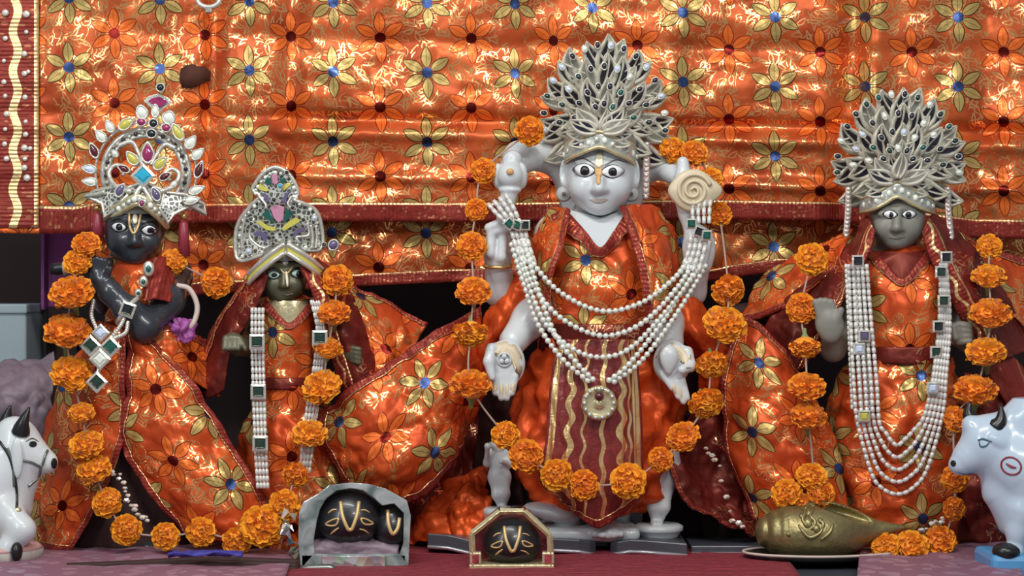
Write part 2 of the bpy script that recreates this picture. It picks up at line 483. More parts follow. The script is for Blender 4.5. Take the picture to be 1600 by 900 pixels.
def fabric(name, base1=(.42, .038, .009), base2=(.82, .130, .026), gold=(1.0, .50, .19), scrib=.52, flowers=True, rough=.40, sx=.143, sy=.110):
    t = NT(name)
    uv = t.uv()
    sp = t.n('ShaderNodeSeparateXYZ'); t.plug(sp.inputs[0], uv)
    x, y = sp.outputs[0], sp.outputs[1]
    big = t.noise(uv, 14, 3)
    col = t.mix(t.m('MULTIPLY_ADD', big, 2.2, -.6, clamp=True), base1, base2)
    # foil scrollwork: small leaf outlines, one per cell, each turned its own way, and a fine vine line between them
    scr = None
    for scl, hl, hw, lw, sd in ((56.0, .0092, .0034, .00085, 0.0), (47.0, .0120, .0026, .00095, 3.7)):
        ad = t.n('ShaderNodeVectorMath', operation='ADD'); t.plug(ad.inputs[0], uv); ad.inputs[1].default_value = (sd, sd * .7, 0)
        vo = t.n('ShaderNodeTexVoronoi', voronoi_dimensions='2D'); t.plug(vo.inputs['Vector'], ad.outputs[0]); vo.inputs['Scale'].default_value = scl
        df = t.n('ShaderNodeVectorMath', operation='SUBTRACT'); t.plug(df.inputs[0], ad.outputs[0]); t.plug(df.inputs[1], vo.outputs['Position'])
        sc_ = t.n('ShaderNodeSeparateColor'); t.plug(sc_.inputs[0], vo.outputs['Color'])
        ro = t.n('ShaderNodeVectorRotate', rotation_type='Z_AXIS'); t.plug(ro.inputs['Vector'], df.outputs[0]); t.plug(ro.inputs['Angle'], t.m('MULTIPLY', sc_.outputs[0], 6.283))
        lx = t.n('ShaderNodeSeparateXYZ'); t.plug(lx.inputs[0], ro.outputs[0])
        X, Y = lx.outputs[0], lx.outputs[1]
        Y = t.m('ADD', Y, t.m('MULTIPLY', t.m('MULTIPLY', X, X), t.m('MULTIPLY_ADD', sc_.outputs[1], 70, -15)))
        wd = t.m('MULTIPLY', t.m('COSINE', t.m('MULTIPLY', X, math.pi / 2 / hl)), hw)
        ol = t.m('LESS_THAN', t.m('ABSOLUTE', t.m('SUBTRACT', t.m('ABSOLUTE', Y), wd)), lw)
        ol = t.m('MULTIPLY', ol, t.m('LESS_THAN', t.m('ABSOLUTE', X), hl))
        scr = ol if scr is None else t.m('MAXIMUM', scr, ol)
    n1 = t.noise(uv, 30, .5, .5, 1.2)
    vine = t.m('LESS_THAN', t.m('ABSOLUTE', t.m('SUBTRACT', t.m('FRACT', t.m('MULTIPLY', n1, 4.0)), .5)), .035)
    scr = t.m('MAXIMUM', scr, vine)
    dens = t.m('GREATER_THAN', t.noise(uv, 13, 2), 1 - scrib)
    scr = t.m('MULTIPLY', scr, dens)
    met = t.m('MULTIPLY', scr, .85)
    hgt = t.m('MULTIPLY', scr, .5)
    col = t.mix(scr, col, gold)
    rg = t.m('MULTIPLY_ADD', scr, -.16, rough)
    if flowers:
        for (ox, oy, pc, lc, cc, m1) in ((.5, .5, (.54, .375, .125), (.075, .030, .006), (.06, .10, .25), .45), (0, 0, (.86, .17, .028), (.28, .025, .006), (.16, .015, .012), .25)):
            pe, li, ve, ce = flower_masks(t, x, y, ox, oy, sx, sy)
            col = t.mix(li, col, lc); col = t.mix(pe, col, pc); col = t.mix(t.m('MULTIPLY', ve, .6), col, lc); col = t.mix(ce, col, cc)
            nm = t.m('SUBTRACT', 1, t.m('MAXIMUM', li, ce))
            met = t.m('ADD', t.m('MULTIPLY', met, nm), t.m('MAXIMUM', t.m('MULTIPLY', pe, m1), t.m('MULTIPLY', ce, .97)))
            hgt = t.m('ADD', t.m('MULTIPLY', hgt, nm), t.m('MULTIPLY', pe, .8))
    met = t.m('MAXIMUM', met, .30)
    cr = t.noise(uv, 24, 1.4, .5, .9)
    t.set(color=col, metal=met, rough=rg)
    t.b.inputs['Specular Tint'].default_value = (1.0, .72, .50, 1)
    t.bump(t.m('ADD', t.m('MULTIPLY', cr, 3.6), hgt), .55, .0022)
    return t.mat
fabric('fabric')
fabric('fabric_curtain', base1=(.35, .040, .011), base2=(.72, .145, .038), scrib=.60)
fabric('fabric_plain', base1=(.50, .045, .010), base2=(.84, .125, .022), flowers=False, scrib=.28)
def border(name, base=(.20, .022, .018), gold=(1.0, .70, .33), wave=True, rails=True, freq=24.0, amp=.13):
    t = NT(name); uv = t.uv()
    sp = t.n('ShaderNodeSeparateXYZ'); t.plug(sp.inputs[0], uv)
    u, v = sp.outputs[0], sp.outputs[1]
    sw = t.n('ShaderNodeMapping'); t.plug(sw.inputs[0], uv); sw.inputs['Scale'].default_value = (60, 2.2, 1)
    n1 = t.noise(sw.outputs[0], 1.5, 2, .5, .8)
    col = t.mix(n1, tuple(c * .55 for c in base), tuple(min(1, c * 1.9) for c in base))
    g = t.m('LESS_THAN', 2, 1)
    if wave:
        d = t.m('ABSOLUTE', t.m('SUBTRACT', v, t.m('MULTIPLY_ADD', t.m('SINE', t.m('MULTIPLY', u, 2 * math.pi * freq)), amp, .52)))
        g = t.m('MAXIMUM', g, t.m('LESS_THAN', d, .085))
    if rails:
        g = t.m('MAXIMUM', g, t.m('LESS_THAN', t.m('ABSOLUTE', t.m('SUBTRACT', v, .94)), .045))
    col = t.mix(g, col, gold)
    rib = t.m('SINE', t.m('MULTIPLY', u, 2 * math.pi * 150))
    vo = t.n('ShaderNodeTexVoronoi'); mp = t.n('ShaderNodeMapping'); t.plug(mp.inputs[0], uv); mp.inputs['Scale'].default_value = (110, 3.2, 1); t.plug(vo.inputs['Vector'], mp.outputs[0]); vo.inputs['Scale'].default_value = 1
    fl = t.m('MULTIPLY', t.m('LESS_THAN', vo.outputs['Distance'], .26), .55)
    col = t.mix(fl, col, (.62, .27, .13))
    t.set(color=col, metal=t.m('MAXIMUM', t.m('MULTIPLY_ADD', g, .7, .15), fl), rough=.38)
    t.b.inputs['Specular Tint'].default_value = (1.0, .6, .4, 1)
    t.bump(t.m('ADD', t.m('ADD', t.m('MULTIPLY', g, .7), n1), t.m('MULTIPLY', rib, .18)), .6, .002)
    return t.mat
border('border', wave=False)
border('border_wave')
border('border_curtain', freq=15, amp=.05)
fabric('maroon_cloth', base1=(.085, .010, .009), base2=(.25, .030, .024), gold=(.85, .42, .22), flowers=False, scrib=.42)
simple('dark_brown', (.07, .018, .008), .8, 0, .4, 40)
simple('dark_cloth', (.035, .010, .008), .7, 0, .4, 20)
simple('marble', (.60, .64, .65), .32, 0, .06, 14, coat=.15)
simple('marble_warm', (.66, .56, .38), .38, 0, .12, 30)
simple('marble_dim', (.40, .41, .40), .45, 0, .1, 20)
simple('black_marble', (.030, .034, .042), .30, 0, .2, 20, coat=.3)
simple('bronze_stone', (.105, .100, .058), .36, .25, .15, 25)
simple('grey_stone', (.23, .225, .19), .42, 0, .08, 20)
simple('eye_white', (.82, .84, .84), .25, 0, .02)
simple('eye_green', (.45, .62, .52), .25, 0, .02)
simple('ink_black', (.010, .010, .012), .3, 0, .05)
simple('brow_brown', (.16, .12, .09), .6, 0, .05)
simple('tilak_gold', (.72, .50, .22), .4, .3, .05)
simple('tilak_tan', (.62, .36, .14), .5, 0, .05)
simple('tilak_cream', (.78, .72, .52), .4, .1, .05)
simple('lip', (.48, .42, .36), .5, 0, .05)
def jewel_metal(name, c, rough=.22, met=.9):
    t = NT(name); o = t.obj(); n1 = t.noise(o, 160, 3)
    t.set(color=t.mix(n1, tuple(q * .62 for q in c), c), metal=met, rough=rough); t.bump(n1, .5, .0015); return t.mat
jewel_metal('silver', (.88, .86, .76), .25, .55)
jewel_metal('leaf_silver', (.93, .89, .74), .26, .35)
t = NT('filigree'); o = t.obj(); v = t.n('ShaderNodeTexVoronoi', feature='DISTANCE_TO_EDGE'); t.plug(v.inputs['Vector'], o); v.inputs['Scale'].default_value = 150
f = t.m('LESS_THAN', v.outputs['Distance'], .13)
t.set(color=t.mix(f, (.16, .16, .14), (.84, .85, .77)), metal=.45, rough=.28); t.bump(f, .8, .003)
jewel_metal('silver_fine', (.74, .77, .70), .3, .45)
jewel_metal('silver_dim', (.40, .39, .33), .35, .5)
jewel_metal('gold', (.88, .62, .24), .25)
jewel_metal('gold_pale', (.90, .78, .46), .26, .6)
jewel_metal('brass', (.40, .335, .15), .40, .75)
jewel_metal('ribbon_silver', (.62, .44, .42), .35, .6)
def gem(name, c, rough=.12, met=0.0):
    return simple(name, c, rough, met, .1, 50, coat=.6)
gem('gem_dark', (.018, .014, .026)); gem('gem_black', (.012, .018, .02)); gem('gem_green', (.01, .10, .075)); gem('gem_deepgreen', (.015, .045, .03))
gem('gem_magenta', (.33, .03, .12)); gem('gem_pink', (.55, .25, .36)); gem('gem_yellow', (.62, .56, .10)); gem('gem_purple', (.13, .10, .20))
gem('gem_cyan', (.03, .42, .62)); gem('gem_maroon', (.10, .012, .02)); gem('gem_blue', (.05, .15, .7))
gem('gem_white', (.86, .90, .80), .06, .0); gem('gem_ice', (.66, .74, .92), .05, .0)
simple('pearl', (.74, .78, .70), .22, .12, .10, 90, coat=.5)
simple('bugle', (.70, .68, .64), .25, .12, .14, 160, coat=.4)
def petals(name, a, b):
    t = NT(name); f = t.noise(t.obj(), 55, 3)
    t.set(color=t.mix(f, a, b), rough=.65, sheen=.2); return t.mat
petals('marigold', (.86, .30, .004), (1.0, .47, .012)); petals('marigold_deep', (.80, .24, .003), (1.0, .39, .008))
simple('calyx', (.20, .27, .09), .6, 0, .2); simple('thread', (.42, .30, .24), .7)
simple('stone_black', (.012, .012, .015), .32, 0, .1, 20, coat=.15)
simple('wall_dark', (.030, .012, .012), .8, 0, .3, 8)
simple('panel_magenta', (.30, .035, .22), .5, 0, .15, 20)
simple('box_grey', (.34, .42, .45), .6, 0, .08, 12)
simple('slab_grey', (.065, .070, .085), .32, 0, .25, 22); simple('slab_edge', (.55, .56, .60), .25, .5, .1)
simple('horn_black', (.012, .011, .012), .3, 0, .1); simple('cow_white', (.66, .70, .70), .30, 0, .05, 10, coat=.25)
simple('cow_blue_white', (.52, .63, .74), .22, 0, .05, 10, coat=.4)
simple('paint_red', (.28, .03, .05), .4); simple('paint_pink', (.62, .36, .34), .5, 0, .1, 40); simple('paint_teal', (.05, .12, .17), .4)
simple('base_blue', (.10, .33, .62), .35, 0, .1, 10); simple('base_chipped', (.44, .40, .36), .6, 0, .4, 60)
simple('ribbon_cream', (.62, .50, .44), .5); simple('ribbon_purple', (.34, .08, .30), .5)
simple('blue_cloth', (.05, .04, .30), .6)
simple('knife_grey', (.20, .22, .20), .28, .7, .15)
t = NT('brocade_pink'); o = t.obj(); v = t.n('ShaderNodeTexVoronoi'); t.plug(v.inputs['Vector'], o); v.inputs['Scale'].default_value = 34
n1 = t.noise(o, 30, 3, .5, 1.2)
f = t.m('GREATER_THAN', t.m('ADD', v.outputs['Distance'], t.m('MULTIPLY', n1, .5)), .66)
t.set(color=t.mix(f, (.36, .22, .29), (.26, .12, .17)), rough=t.m('MULTIPLY_ADD', f, .25, .38), metal=.1); t.bump(t.m('ADD', f, t.m('MULTIPLY', n1, 2)), .5, .002)
t = NT('brocade_mauve'); o = t.obj(); n1 = t.noise(o, 26, 3, .5, 1.0)
t.set(color=t.mix(n1, (.17, .12, .15), (.32, .24, .28)), rough=.5); t.bump(n1, .5, .003)
t = NT('carpet_red'); o = t.obj(); w = t.n('ShaderNodeTexWave'); t.plug(w.inputs['Vector'], o); w.inputs['Scale'].default_value = 26; w.inputs['Distortion'].default_value = 7; w.inputs['Detail'].default_value = 3; w.bands_direction = 'Y'
n1 = t.noise(o, 90, 3)
t.set(color=t.mix(t.m('MULTIPLY', w.outputs['Fac'], n1), (.17, .010, .022), (.50, .06, .085)), rough=.75); t.bump(w.outputs['Fac'], .8, .004)
t = NT('crystal'); t.set(color=(.86, .93, .92), rough=.03, trans=1.0, ior=1.45)
t = NT('crystal_frost'); o = t.obj(); n1 = t.noise(o, 24, 3, .5, .8)
t.set(color=t.mix(t.m('MULTIPLY_ADD', n1, 3.2, -1.05, clamp=True), (.12, .20, .18), (.74, .80, .80)), rough=.07, trans=.40, ior=1.4, coat=.5); t.bump(n1, .6, .004)  # dark green patches put facet reflections into the milky crystal's colour
t = NT('foil_mosaic'); o = t.obj(); v = t.n('ShaderNodeTexVoronoi'); t.plug(v.inputs['Vector'], o); v.inputs['Scale'].default_value = 70
hs = t.n('ShaderNodeHueSaturation'); t.plug(hs.inputs['Color'], v.outputs['Color']); hs.inputs['Saturation'].default_value = .5
t.set(color=t.mix(.5, hs.outputs[0], (.6, .66, .6)), metal=.7, rough=.2); t.bump(v.outputs['Distance'], .7, .003)
t = NT('sequin'); o = t.obj(); t.set(color=(1.0, .97, .86), metal=.45, rough=.12)
# stripes of the centre statue's front pleat: uv in metres, u across
t = NT('pleat'); uv = t.uv(); sp = t.n('ShaderNodeSeparateXYZ'); t.plug(sp.inputs[0], uv); u, v_ = sp.outputs[0], sp.outputs[1]
n1 = t.noise(uv, 60, 3, .5, 1.0)
col = t.mix(n1, (.10, .012, .012), (.34, .05, .04)); g = None
for off, wd, am in ((-.066, .0028, 0), (-.061, .0016, 0), (-.038, .0048, .004), (-.016, .0022, .003), (.012, .0032, .002), (.040, .0048, .004), (.053, .002, .002), (.066, .0030, 0), (.0605, .0016, 0)):
    d = t.m('LESS_THAN', t.m('ABSOLUTE', t.m('SUBTRACT', u, t.m('MULTIPLY_ADD', t.m('SINE', t.m('MULTIPLY', v_, 150)), am, off))), wd)
    g = d if g is None else t.m('MAXIMUM', g, d)
t.set(color=t.mix(g, col, (1, .68, .30)), metal=t.m('MULTIPLY_ADD', g, .75, .12), rough=.3); t.bump(t.m('ADD', g, t.m('MULTIPLY', n1, 1.2)), .5, .002)
# ------------------------------------------------------------------ the setting
mb = MB(); mb.box((-2.2, .75, -1.3), (2.2, .80, 1.6)); tag(mb.build('wall_back', M['wall_dark'], smooth=False), 'dark brown rear wall of the shrine niche', 'wall', kind='structure')
mb = MB(); mb.box((-1.5, -.50, -.62), (1.5, .74, FLOOR - .004)); tag(mb.build('floor', M['slab_grey'], smooth=False, bevel=.004), 'dark stone altar platform under all the statues', 'platform', kind='structure')

# red carpet runner in front
def floor_sheet(name, pts, mat, z=0.0, th=.004, wob=.0, n=(50, 14), seed=1):
    """pts: four picture corners on the platform (tl, tr, br, bl) by row"""
    c = [Vector((P(a, b, ydepth(b)).x, ydepth(b), FLOOR + z)) for a, b in pts]
    W = np.zeros((n[1], n[0], 3))
    for i in range(n[1]):
        for j in range(n[0]):
            a, b = j / (n[0] - 1), i / (n[1] - 1)
            q = (c[0] * (1 - a) + c[1] * a) * (1 - b) + (c[3] * (1 - a) + c[2] * a) * b
            dz = wob * (noise.noise(q * 9 + Vector((seed, 0, 0))) * .6 + .5 + .35 * noise.noise(q * 26))
            W[i, j] = (q.x, q.y, q.z + max(dz, 0) + th)
    return sheet(name, W, mat, None, th)
o = floor_sheet('carpet', [(430, 858), (1215, 862), (1330, 1010), (330, 1010)], M['carpet_red'], 0, .004, .004, (80, 24)); tag(o, 'red ribbed carpet runner along the front of the altar', 'carpet')
o = floor_sheet('brocade_cloth', [(60, 843), (470, 850), (440, 930), (-40, 930)], M['brocade_pink'], .004, .004, .009, (70, 24), 3); tag(o, 'pink brocade cloth under the dark flute player', 'cloth', 'pink brocade altar cloths')
o = floor_sheet('brocade_cloth', [(1345, 862), (1570, 850), (1620, 960), (1335, 960)], M['brocade_pink'], .004, .004, .012, (60, 24), 8); tag(o, 'pink brocade cloth beside the brass conch', 'cloth', 'pink brocade altar cloths')
# folded dark hem with blue lining on the left cloth
mb = MB(); pts = pxspline([(105, 886, -.245), (200, 882, -.245), (330, 876, -.24), (468, 880, -.235)], 40)
for k in range(3):
    mb.tube([p + Vector((0, -.006 * k, -.004 * k)) for p in pts], [.006] * 40, 8)
tag(mb.build('fabric_hem', M['dark_cloth']), 'dark rolled hem lying on the pink brocade cloth', 'hem')
W_ = np.array([[p + Vector((.0, -.030 + .012 * t, .014 + .004 * math.sin(9 * t + k))) for t in np.linspace(0, 1, 5)] for k, p in enumerate(pts[20:32])])
tag(sheet('blue_ribbon', W_, M['blue_cloth'], None, .002), 'strip of dark blue cloth on the rolled hem', 'ribbon')

# stone slabs at the centre statue's feet
def slab(name, label, outline, y0, y1, z0, z1, group='grey stone slabs'):
    """outline: px along the front edge with a per-point y pull"""
    th = thing(name, label, 'slab', P(outline[0][0], 860, y0), group, 'thing')
    mb = MB(); n = len(outline)
    V = []
    for (px, dy, dz) in outline:
        x = P(px, 860, y0).x
        V += [Vector((x, y0 + dy, z0 + dz)), Vector((x, y0 + dy, z1 + dz)), Vector((x, y1, z1)), Vector((x, y1, z0))]
    F = []
    for i in range(n - 1):
        for k in range(4):
            F.append((4 * i + k, 4 * i + (k + 1) % 4, 4 * i + 4 + (k + 1) % 4, 4 * i + 4 + k))
    F += [(0, 1, 2, 3), tuple(4 * (n - 1) + k for k in (3, 2, 1, 0))]
    mb.add(V, F); mb.build('slab_body', M['slab_grey'], th, False, .002)
    mb = MB(); mb.tube([Vector((P(a, 860, y0).x, y0 + dy - .001, z0 + dz + .004)) for a, dy, dz in outline], .0028, 6); mb.build('polished_edge', M['slab_edge'], th)
    return th
slab('stone_slab', 'grey stone slab left of the gold-edged box', [(668, 0, .012), (700, 0, .010), (735, 0, .002), (760, 0, .0)], -.09, .0, FLOOR + .002, FLOOR + .026)
slab('stone_slab', 'grey stone slab under the white foot behind the gold-edged box', [(845, 0, .008), (880, 0, .007), (905, 0, .006), (922, .006, .002), (932, .02, 0)], -.10, .03, FLOOR + .002, FLOOR + .024)
slab('stone_slab', 'grey stone slab under the attendant on the round pedestal', [(955, .02, 0), (965, .006, .002), (985, .0, .006), (1010, 0, .005), (1074, 0, .0)], -.10, .03, FLOOR + .002, FLOOR + .024)
slab('stone_slab', 'pale stone sill between the round pedestal and the conch', [(1080, 0, 0), (1130, 0, 0), (1190, 0, 0), (1215, 0, 0)], -.08, .02, FLOOR + .002, FLOOR + .018)

# left background things
mb = MB(); mb.box(P(68, 480, .40), P(128, 300, .43) + Vector((0, .0, 0)))
th = thing('wall_panel', 'magenta panel behind the marigolds at the left', 'panel', P(98, 480, .4), None, 'thing')
mb.build('panel_board', M['panel_magenta'], th, False, .002)
mb = MB(); mb.box(P(64, 484, .385), P(72, 300, .40)); mb.build('frame_post', M['ribbon_purple'], th, False)
mb = MB(); mb.box((P(72, 0, .4).x, .4, FLOOR - .004), (P(120, 0, .4).x, .42, P(0, 482, .4).z)); mb.build('frame_post', M['dark_cloth'], th, False)
th = thing('storage_box', 'pale blue-grey box in the dark corner at the left edge', 'box', P(0, 560, .35))
mb = MB(); mb.box((P(-80, 0, .3).x, .30, FLOOR - .004), (P(41, 0, .3).x, .48, P(0, 478, .3).z)); mb.build('box_body', M['box_grey'], th, False, .004)
mb = MB(); mb.box((P(-82, 0, .3).x, .295, P(0, 490, .3).z), (P(43, 0, .3).x, .485, P(0, 475, .3).z)); mb.build('lid', M['box_grey'], th, False, .003)
cl, W_ = cloth('cloth_heap', [[(-60, 575, .20), (0, 566, .2), (40, 560, .2), (85, 552, .2)], [(-60, 600, .12), (0, 600, .10), (50, 600, .10), (85, 596, .12)], [(-60, 660, .10), (0, 670, .08), (50, 680, .08), (80, 680, .1)], [(-60, 848, .08), (0, 851, .06), (50, 851, .06), (80, 850, .08)]], M['brocade_mauve'], None, 30, 40, .014, 14, 5)
tag(cl, 'crumpled mauve brocade cloth heaped behind the seated bull', 'cloth')

# ------------------------------------------------------------------ backdrop curtain
UX = [-60, 108, 250, 390, 520, 668, 805, 925, 1067, 1211, 1352, 1497, 1640]
UI = [-1.2, 0, 1, 2, 3, 4, 5, 6, 7, 8, 9, 10, 11]
SX = [0, 108, 520, 800, 1070, 1213, 1500, 1640]; SY = [-4, -3, 4, 6, 20, 27, 27, 27]
def curtain_uv(px, py):
    return np.interp(px, UX, UI) * .143, -(py - np.interp(px, SX, SY)) / 108.5 * .110
CURT = thing('curtain', 'orange foil-printed floral curtain hanging behind all the statues', 'curtain', P(800, 350, .2))
def curtain_y(px, py):
    y = .20
    y += .006 * math.sin(px / 38.0 + .004 * py) * (0.4 + .6 * noise.noise(Vector((px / 260, 3, 0))))
    for c, w, a in ((452, 20, -.018), (640, 45, .018), (850, 40, .020), (1045, 30, -.014), (1326, 22, .026), (1362, 22, -.018), (330, 14, .020), (1540, 26, .016)):
        y += a * math.exp(-((px - c + .06 * (py - 150)) / w) ** 2)
    for c, w, a in ((192, 13, .016), (212, 12, -.010), (282, 10, -.009), (70, 18, .008)):
        y += a * math.exp(-((py - c - .02 * (px - 800)) / w) ** 2) * (0.3 + .7 * (px > 430))
    q = Vector((px / 90, py / 75, 1.7)); y += .009 * noise.noise(q) + .0045 * noise.noise(q * 2.7)
    return y
def curtain_bottom(px):
    return float(np.interp(px, [-40, 0, 120, 200, 500, 760, 1100, 1320, 1520, 1640], [366, 364, 366, 350, 346, 347, 342, 346, 372, 374]))
nx, ny = 260, 96
W = np.zeros((ny, nx, 3)); UVc = np.zeros((ny, nx, 2)); PX = np.linspace(-45, 1645, nx)
for j, px in enumerate(PX):
    b = curtain_bottom(px)
    for i in range(ny):
        py = -60 + (b + 60) * i / (ny - 1)
        W[i, j] = P(px, py, curtain_y(px, py)); UVc[i, j] = curtain_uv(px, py)
sheet('printed_field', W, M['fabric_curtain'], CURT, .0018, uvf=UVc.reshape(-1, 2))
# left vertical border and bottom border
def on_curtain(px, py, lift=.003): return P(px, py, curtain_y(px, py) - lift)
ys = np.linspace(-60, 356, 90)
strip('side_border', [on_curtain(-16, y) for y in ys], [on_curtain(62, y) for y in ys], M['border_curtain'], CURT, .0015, 7)
for (a0, a1, hgt) in ((62, 1640, 30),):
    xs = np.linspace(a0, a1, 200)
    strip('bottom_border', [on_curtain(x, curtain_bottom(x)) for x in xs], [on_curtain(x, curtain_bottom(x) - hgt - (14 if x < 180 else 0)) for x in xs], M['border'], CURT, .0015, 6)
# sequins sewn on the left border
mbs = MB(); mbs.lathe([(.0001, -.0022), (.0030, -.0018), (.0046, 0), (.0044, .0008)], (0, 0, 0), 10, 'Y'); sq = None
spots = [(8, 60), (8, 150), (10, 178), (8, 202), (10, 248), (6, 128), (41, 50), (38, 115), (44, 112), (39, 152), (37, 178), (40, 190), (40, 210), (38, 231), (47, 232), (39, 248), (38, 262), (42, 278), (38, 84), (7, 225), (41, 22), (6, 95), (8, 20)]
for k, (px, py) in enumerate(spots):
    if sq is None:
        sq = mbs.build('sequin', M['sequin'], CURT); me = sq.data
    else:
        sq = bpy.data.objects.new('sequin', me); COL.objects.link(sq); adopt(sq, CURT)
    sq.location = on_curtain(px, py, .008); sq.scale = (random.uniform(.8, 1.4),) * 3
# rod-end ring glimpsed at the top
th = thing('curtain_ring', 'chrome curtain ring at the top edge of the picture', 'ring', P(326, 2, .17))
mb = MB(); c = P(326, 0, .175); mb.tube([c + Vector((.018 * math.cos(a), 0, .012 * math.sin(a))) for a in np.linspace(0, 2 * math.pi, 25)[:-1]], .0045, 8, closed=True); mb.build('hoop', M['silver'], th)
mb = MB(); mb.box(c + Vector((-.006, -.004, -.022)), c + Vector((.006, .004, -.010))); mb.build('clip', M['silver_dim'], th, False, .002)
# irregular dark brown patch raised just off the curtain
pts = [(282, 108), (290, 102), (302, 100), (310, 104), (320, 103), (330, 112), (329, 126), (318, 130), (306, 136), (296, 138), (284, 137), (280, 124)]
mb = MB(); V = [on_curtain(304, 119, .0085)] + [on_curtain(a, b, .002) for a, b in pts] + [on_curtain(304 + (a - 304) * .96, 119 + (b - 119) * .96, .0075) for a, b in pts]; n = len(pts)
mb.add(V, [(1 + k, 1 + (k + 1) % n, 1 + n + (k + 1) % n, 1 + n + k) for k in range(n)] + [(0, 1 + n + k, 1 + n + (k + 1) % n) for k in range(n)])
tag(mb.build('brown_patch', M['dark_brown'], CURT))['label'] = 'ragged dark brown patch'

# lower drape behind the statues
def drape_y(px, py): return .245 + .012 * noise.noise(Vector((px / 70, py / 60, 5))) + .006 * noise.noise(Vector((px / 25, py / 30, 9)))
nx, ny = 200, 30; W = np.zeros((ny, nx, 3)); UVc = np.zeros((ny, nx, 2))
for j, px in enumerate(np.linspace(150, 1645, nx)):
    b = float(np.interp(px, [150, 420, 600, 720, 900, 1100, 1220, 1350, 1500, 1645], [470, 455, 446, 440, 440, 440, 424, 425, 430, 436]))
    for i in range(ny):
        py = 318 + (b - 318) * i / (ny - 1)
        W[i, j] = P(px, py, drape_y(px, py)); u, v = curtain_uv(px, py); UVc[i, j] = (u + .002, v + .034)
dr = sheet('hanging_drape', W, M['fabric_curtain'], None, .0018, uvf=UVc.reshape(-1, 2))
edge_band('border', W, 'b', .022, M['border'], dr)
tag(dr, 'lower orange floral drape hanging below the curtain border', 'drape')
# ------------------------------------------------------------------ statue helpers
def head(S, cx, cy, y, s, ear=True, wide=1.0, jaw=1.0):
    """face whose half width is 54*s px; (cx, cy) sits between the eyes"""
    q = lambda dx, dy, dz: P(cx + dx * s, cy + dy * s, y + dz * s)
    S.ell(q(0, -6, 0), (.053 * s * wide, .058 * s, .066 * s), .01)
    S.ell(q(0, 22, -.018), (.043 * s * wide * jaw, .042 * s, .037 * s), .018 * s)
    S.ell(q(0, 48, -.040), (.017 * s * jaw, .014 * s, .012 * s), .016 * s)
    for sg in (-1, 1):
        S.ell(q(sg * 25 * wide, 20, -.036), .019 * s, .014 * s)
        S.ell(q(sg * 22, -8, -.062), (.017 * s, .010 * s, .011 * s), .006 * s, sub=True)
        S.ell(q(sg * 22, -7, -.048), (.016 * s, .010 * s, .009 * s), .005 * s)
        S.cap(q(sg * 6, -17, -.056), q(sg * 36, -22, -.042), .0045 * s, .003 * s, .006 * s)
        S.ell(q(sg * 7.5, 23, -.060), (.0065 * s, .008 * s, .0055 * s), .004 * s)
        if ear:
            S.ell(q(sg * 54 * wide, 0, .0), (.009 * s, .016 * s, .026 * s), .005 * s)
            S.ell(q(sg * 57 * wide, -4, -.012), (.004 * s, .008 * s, .014 * s), .004 * s, sub=True)
    S.cap(q(0, -12, -.054), q(-1, 20, -.068), .0055 * s, .0085 * s, .007 * s)
    S.cap(q(-12, 36.5, -.052), q(12, 36.5, -.052), .0042 * s, .0042 * s, .004 * s)
    S.cap(q(-8, 41.5, -.051), q(8, 41.5, -.051), .0045 * s, .0045 * s, .004 * s)
    S.cap(q(-16, 39, -.061), q(16, 39, -.061), .0016 * s, .0016 * s, .002 * s, sub=True)
    S.cap(q(0, 30, .012), q(0, 95, .016), .030 * s, .034 * s, .012 * s)
def decal(name, bvh, pts, mat, parent, lift=.0012, dome=.0, rings=3, thick=True):
    cx = sum(p[0] for p in pts) / len(pts); cy = sum(p[1] for p in pts) / len(pts); n = len(pts)
    V = [hit(bvh, cx, cy, lift + dome)]; F = []
    for r in range(1, rings + 1):
        k = r / rings
        for a, b in pts: V.append(hit(bvh, cx + (a - cx) * k, cy + (b - cy) * k, lift + dome * (1 - k * k)))
    for i in range(n): F.append((0, 1 + (i + 1) % n, 1 + i))
    for r in range(rings - 1):
        for i in range(n):
            a = 1 + r * n + i; b = 1 + r * n + (i + 1) % n
            F.append((a, b, b + n, a + n))
    base = len(V)
    for a, b in pts: V.append(hit(bvh, a, b, -.0012))
    for i in range(n):
        a = 1 + (rings - 1) * n + i; b = 1 + (rings - 1) * n + (i + 1) % n
        F.append((a, b, base + (i + 1) % n, base + i))
    return MBf(V, F).build(name, mat, parent)
def MBf(V, F):
    m = MB(); m.add(V, F); return m
def oval(cx, cy, rx, ry, n=18, almond=0.0, rot=0):
    out = []
    for k in range(n):
        a = 2 * math.pi * k / n; x = math.cos(a); yv = math.sin(a) * (1 - almond * abs(x) ** 1.5)
        x *= rx; yv *= ry; c, s = math.cos(R(rot)), math.sin(R(rot))
        out.append((cx + x * c - yv * s, cy + x * s + yv * c))
    return out
def line_on(name, bvh, pts, mat, parent, r=.0016, n=16, lift=.0004, taper=True):
    S = spline(pts, n); V = [hit(bvh, a, b, lift) for a, b in S]
    rr = [r * (.45 + .55 * math.sin(math.pi * (i + .5) / n)) if taper else r for i in range(n)]
    m = MB(); m.tube(V, rr, 6); return m.build(name, mat, parent)
def eyes(bvh, body, L, white='eye_white', rim=1.22, pup=.40):
    """L: (px, py, rx, ry, rot, pupil dx, pupil dy)"""
    for (x, y, rx, ry, rot, dx, dy) in L:
        decal('eyelid', bvh, oval(x, y, rx * rim, ry * rim, 20, .35, rot), M['ink_black'], body, .0006, .0004)
        decal('eye', bvh, oval(x, y, rx, ry, 20, .30, rot), M[white], body, .0014, .0014)
        decal('pupil', bvh, oval(x + dx, y + dy, rx * pup, rx * pup, 14), M['ink_black'], body, .0028, .0010)
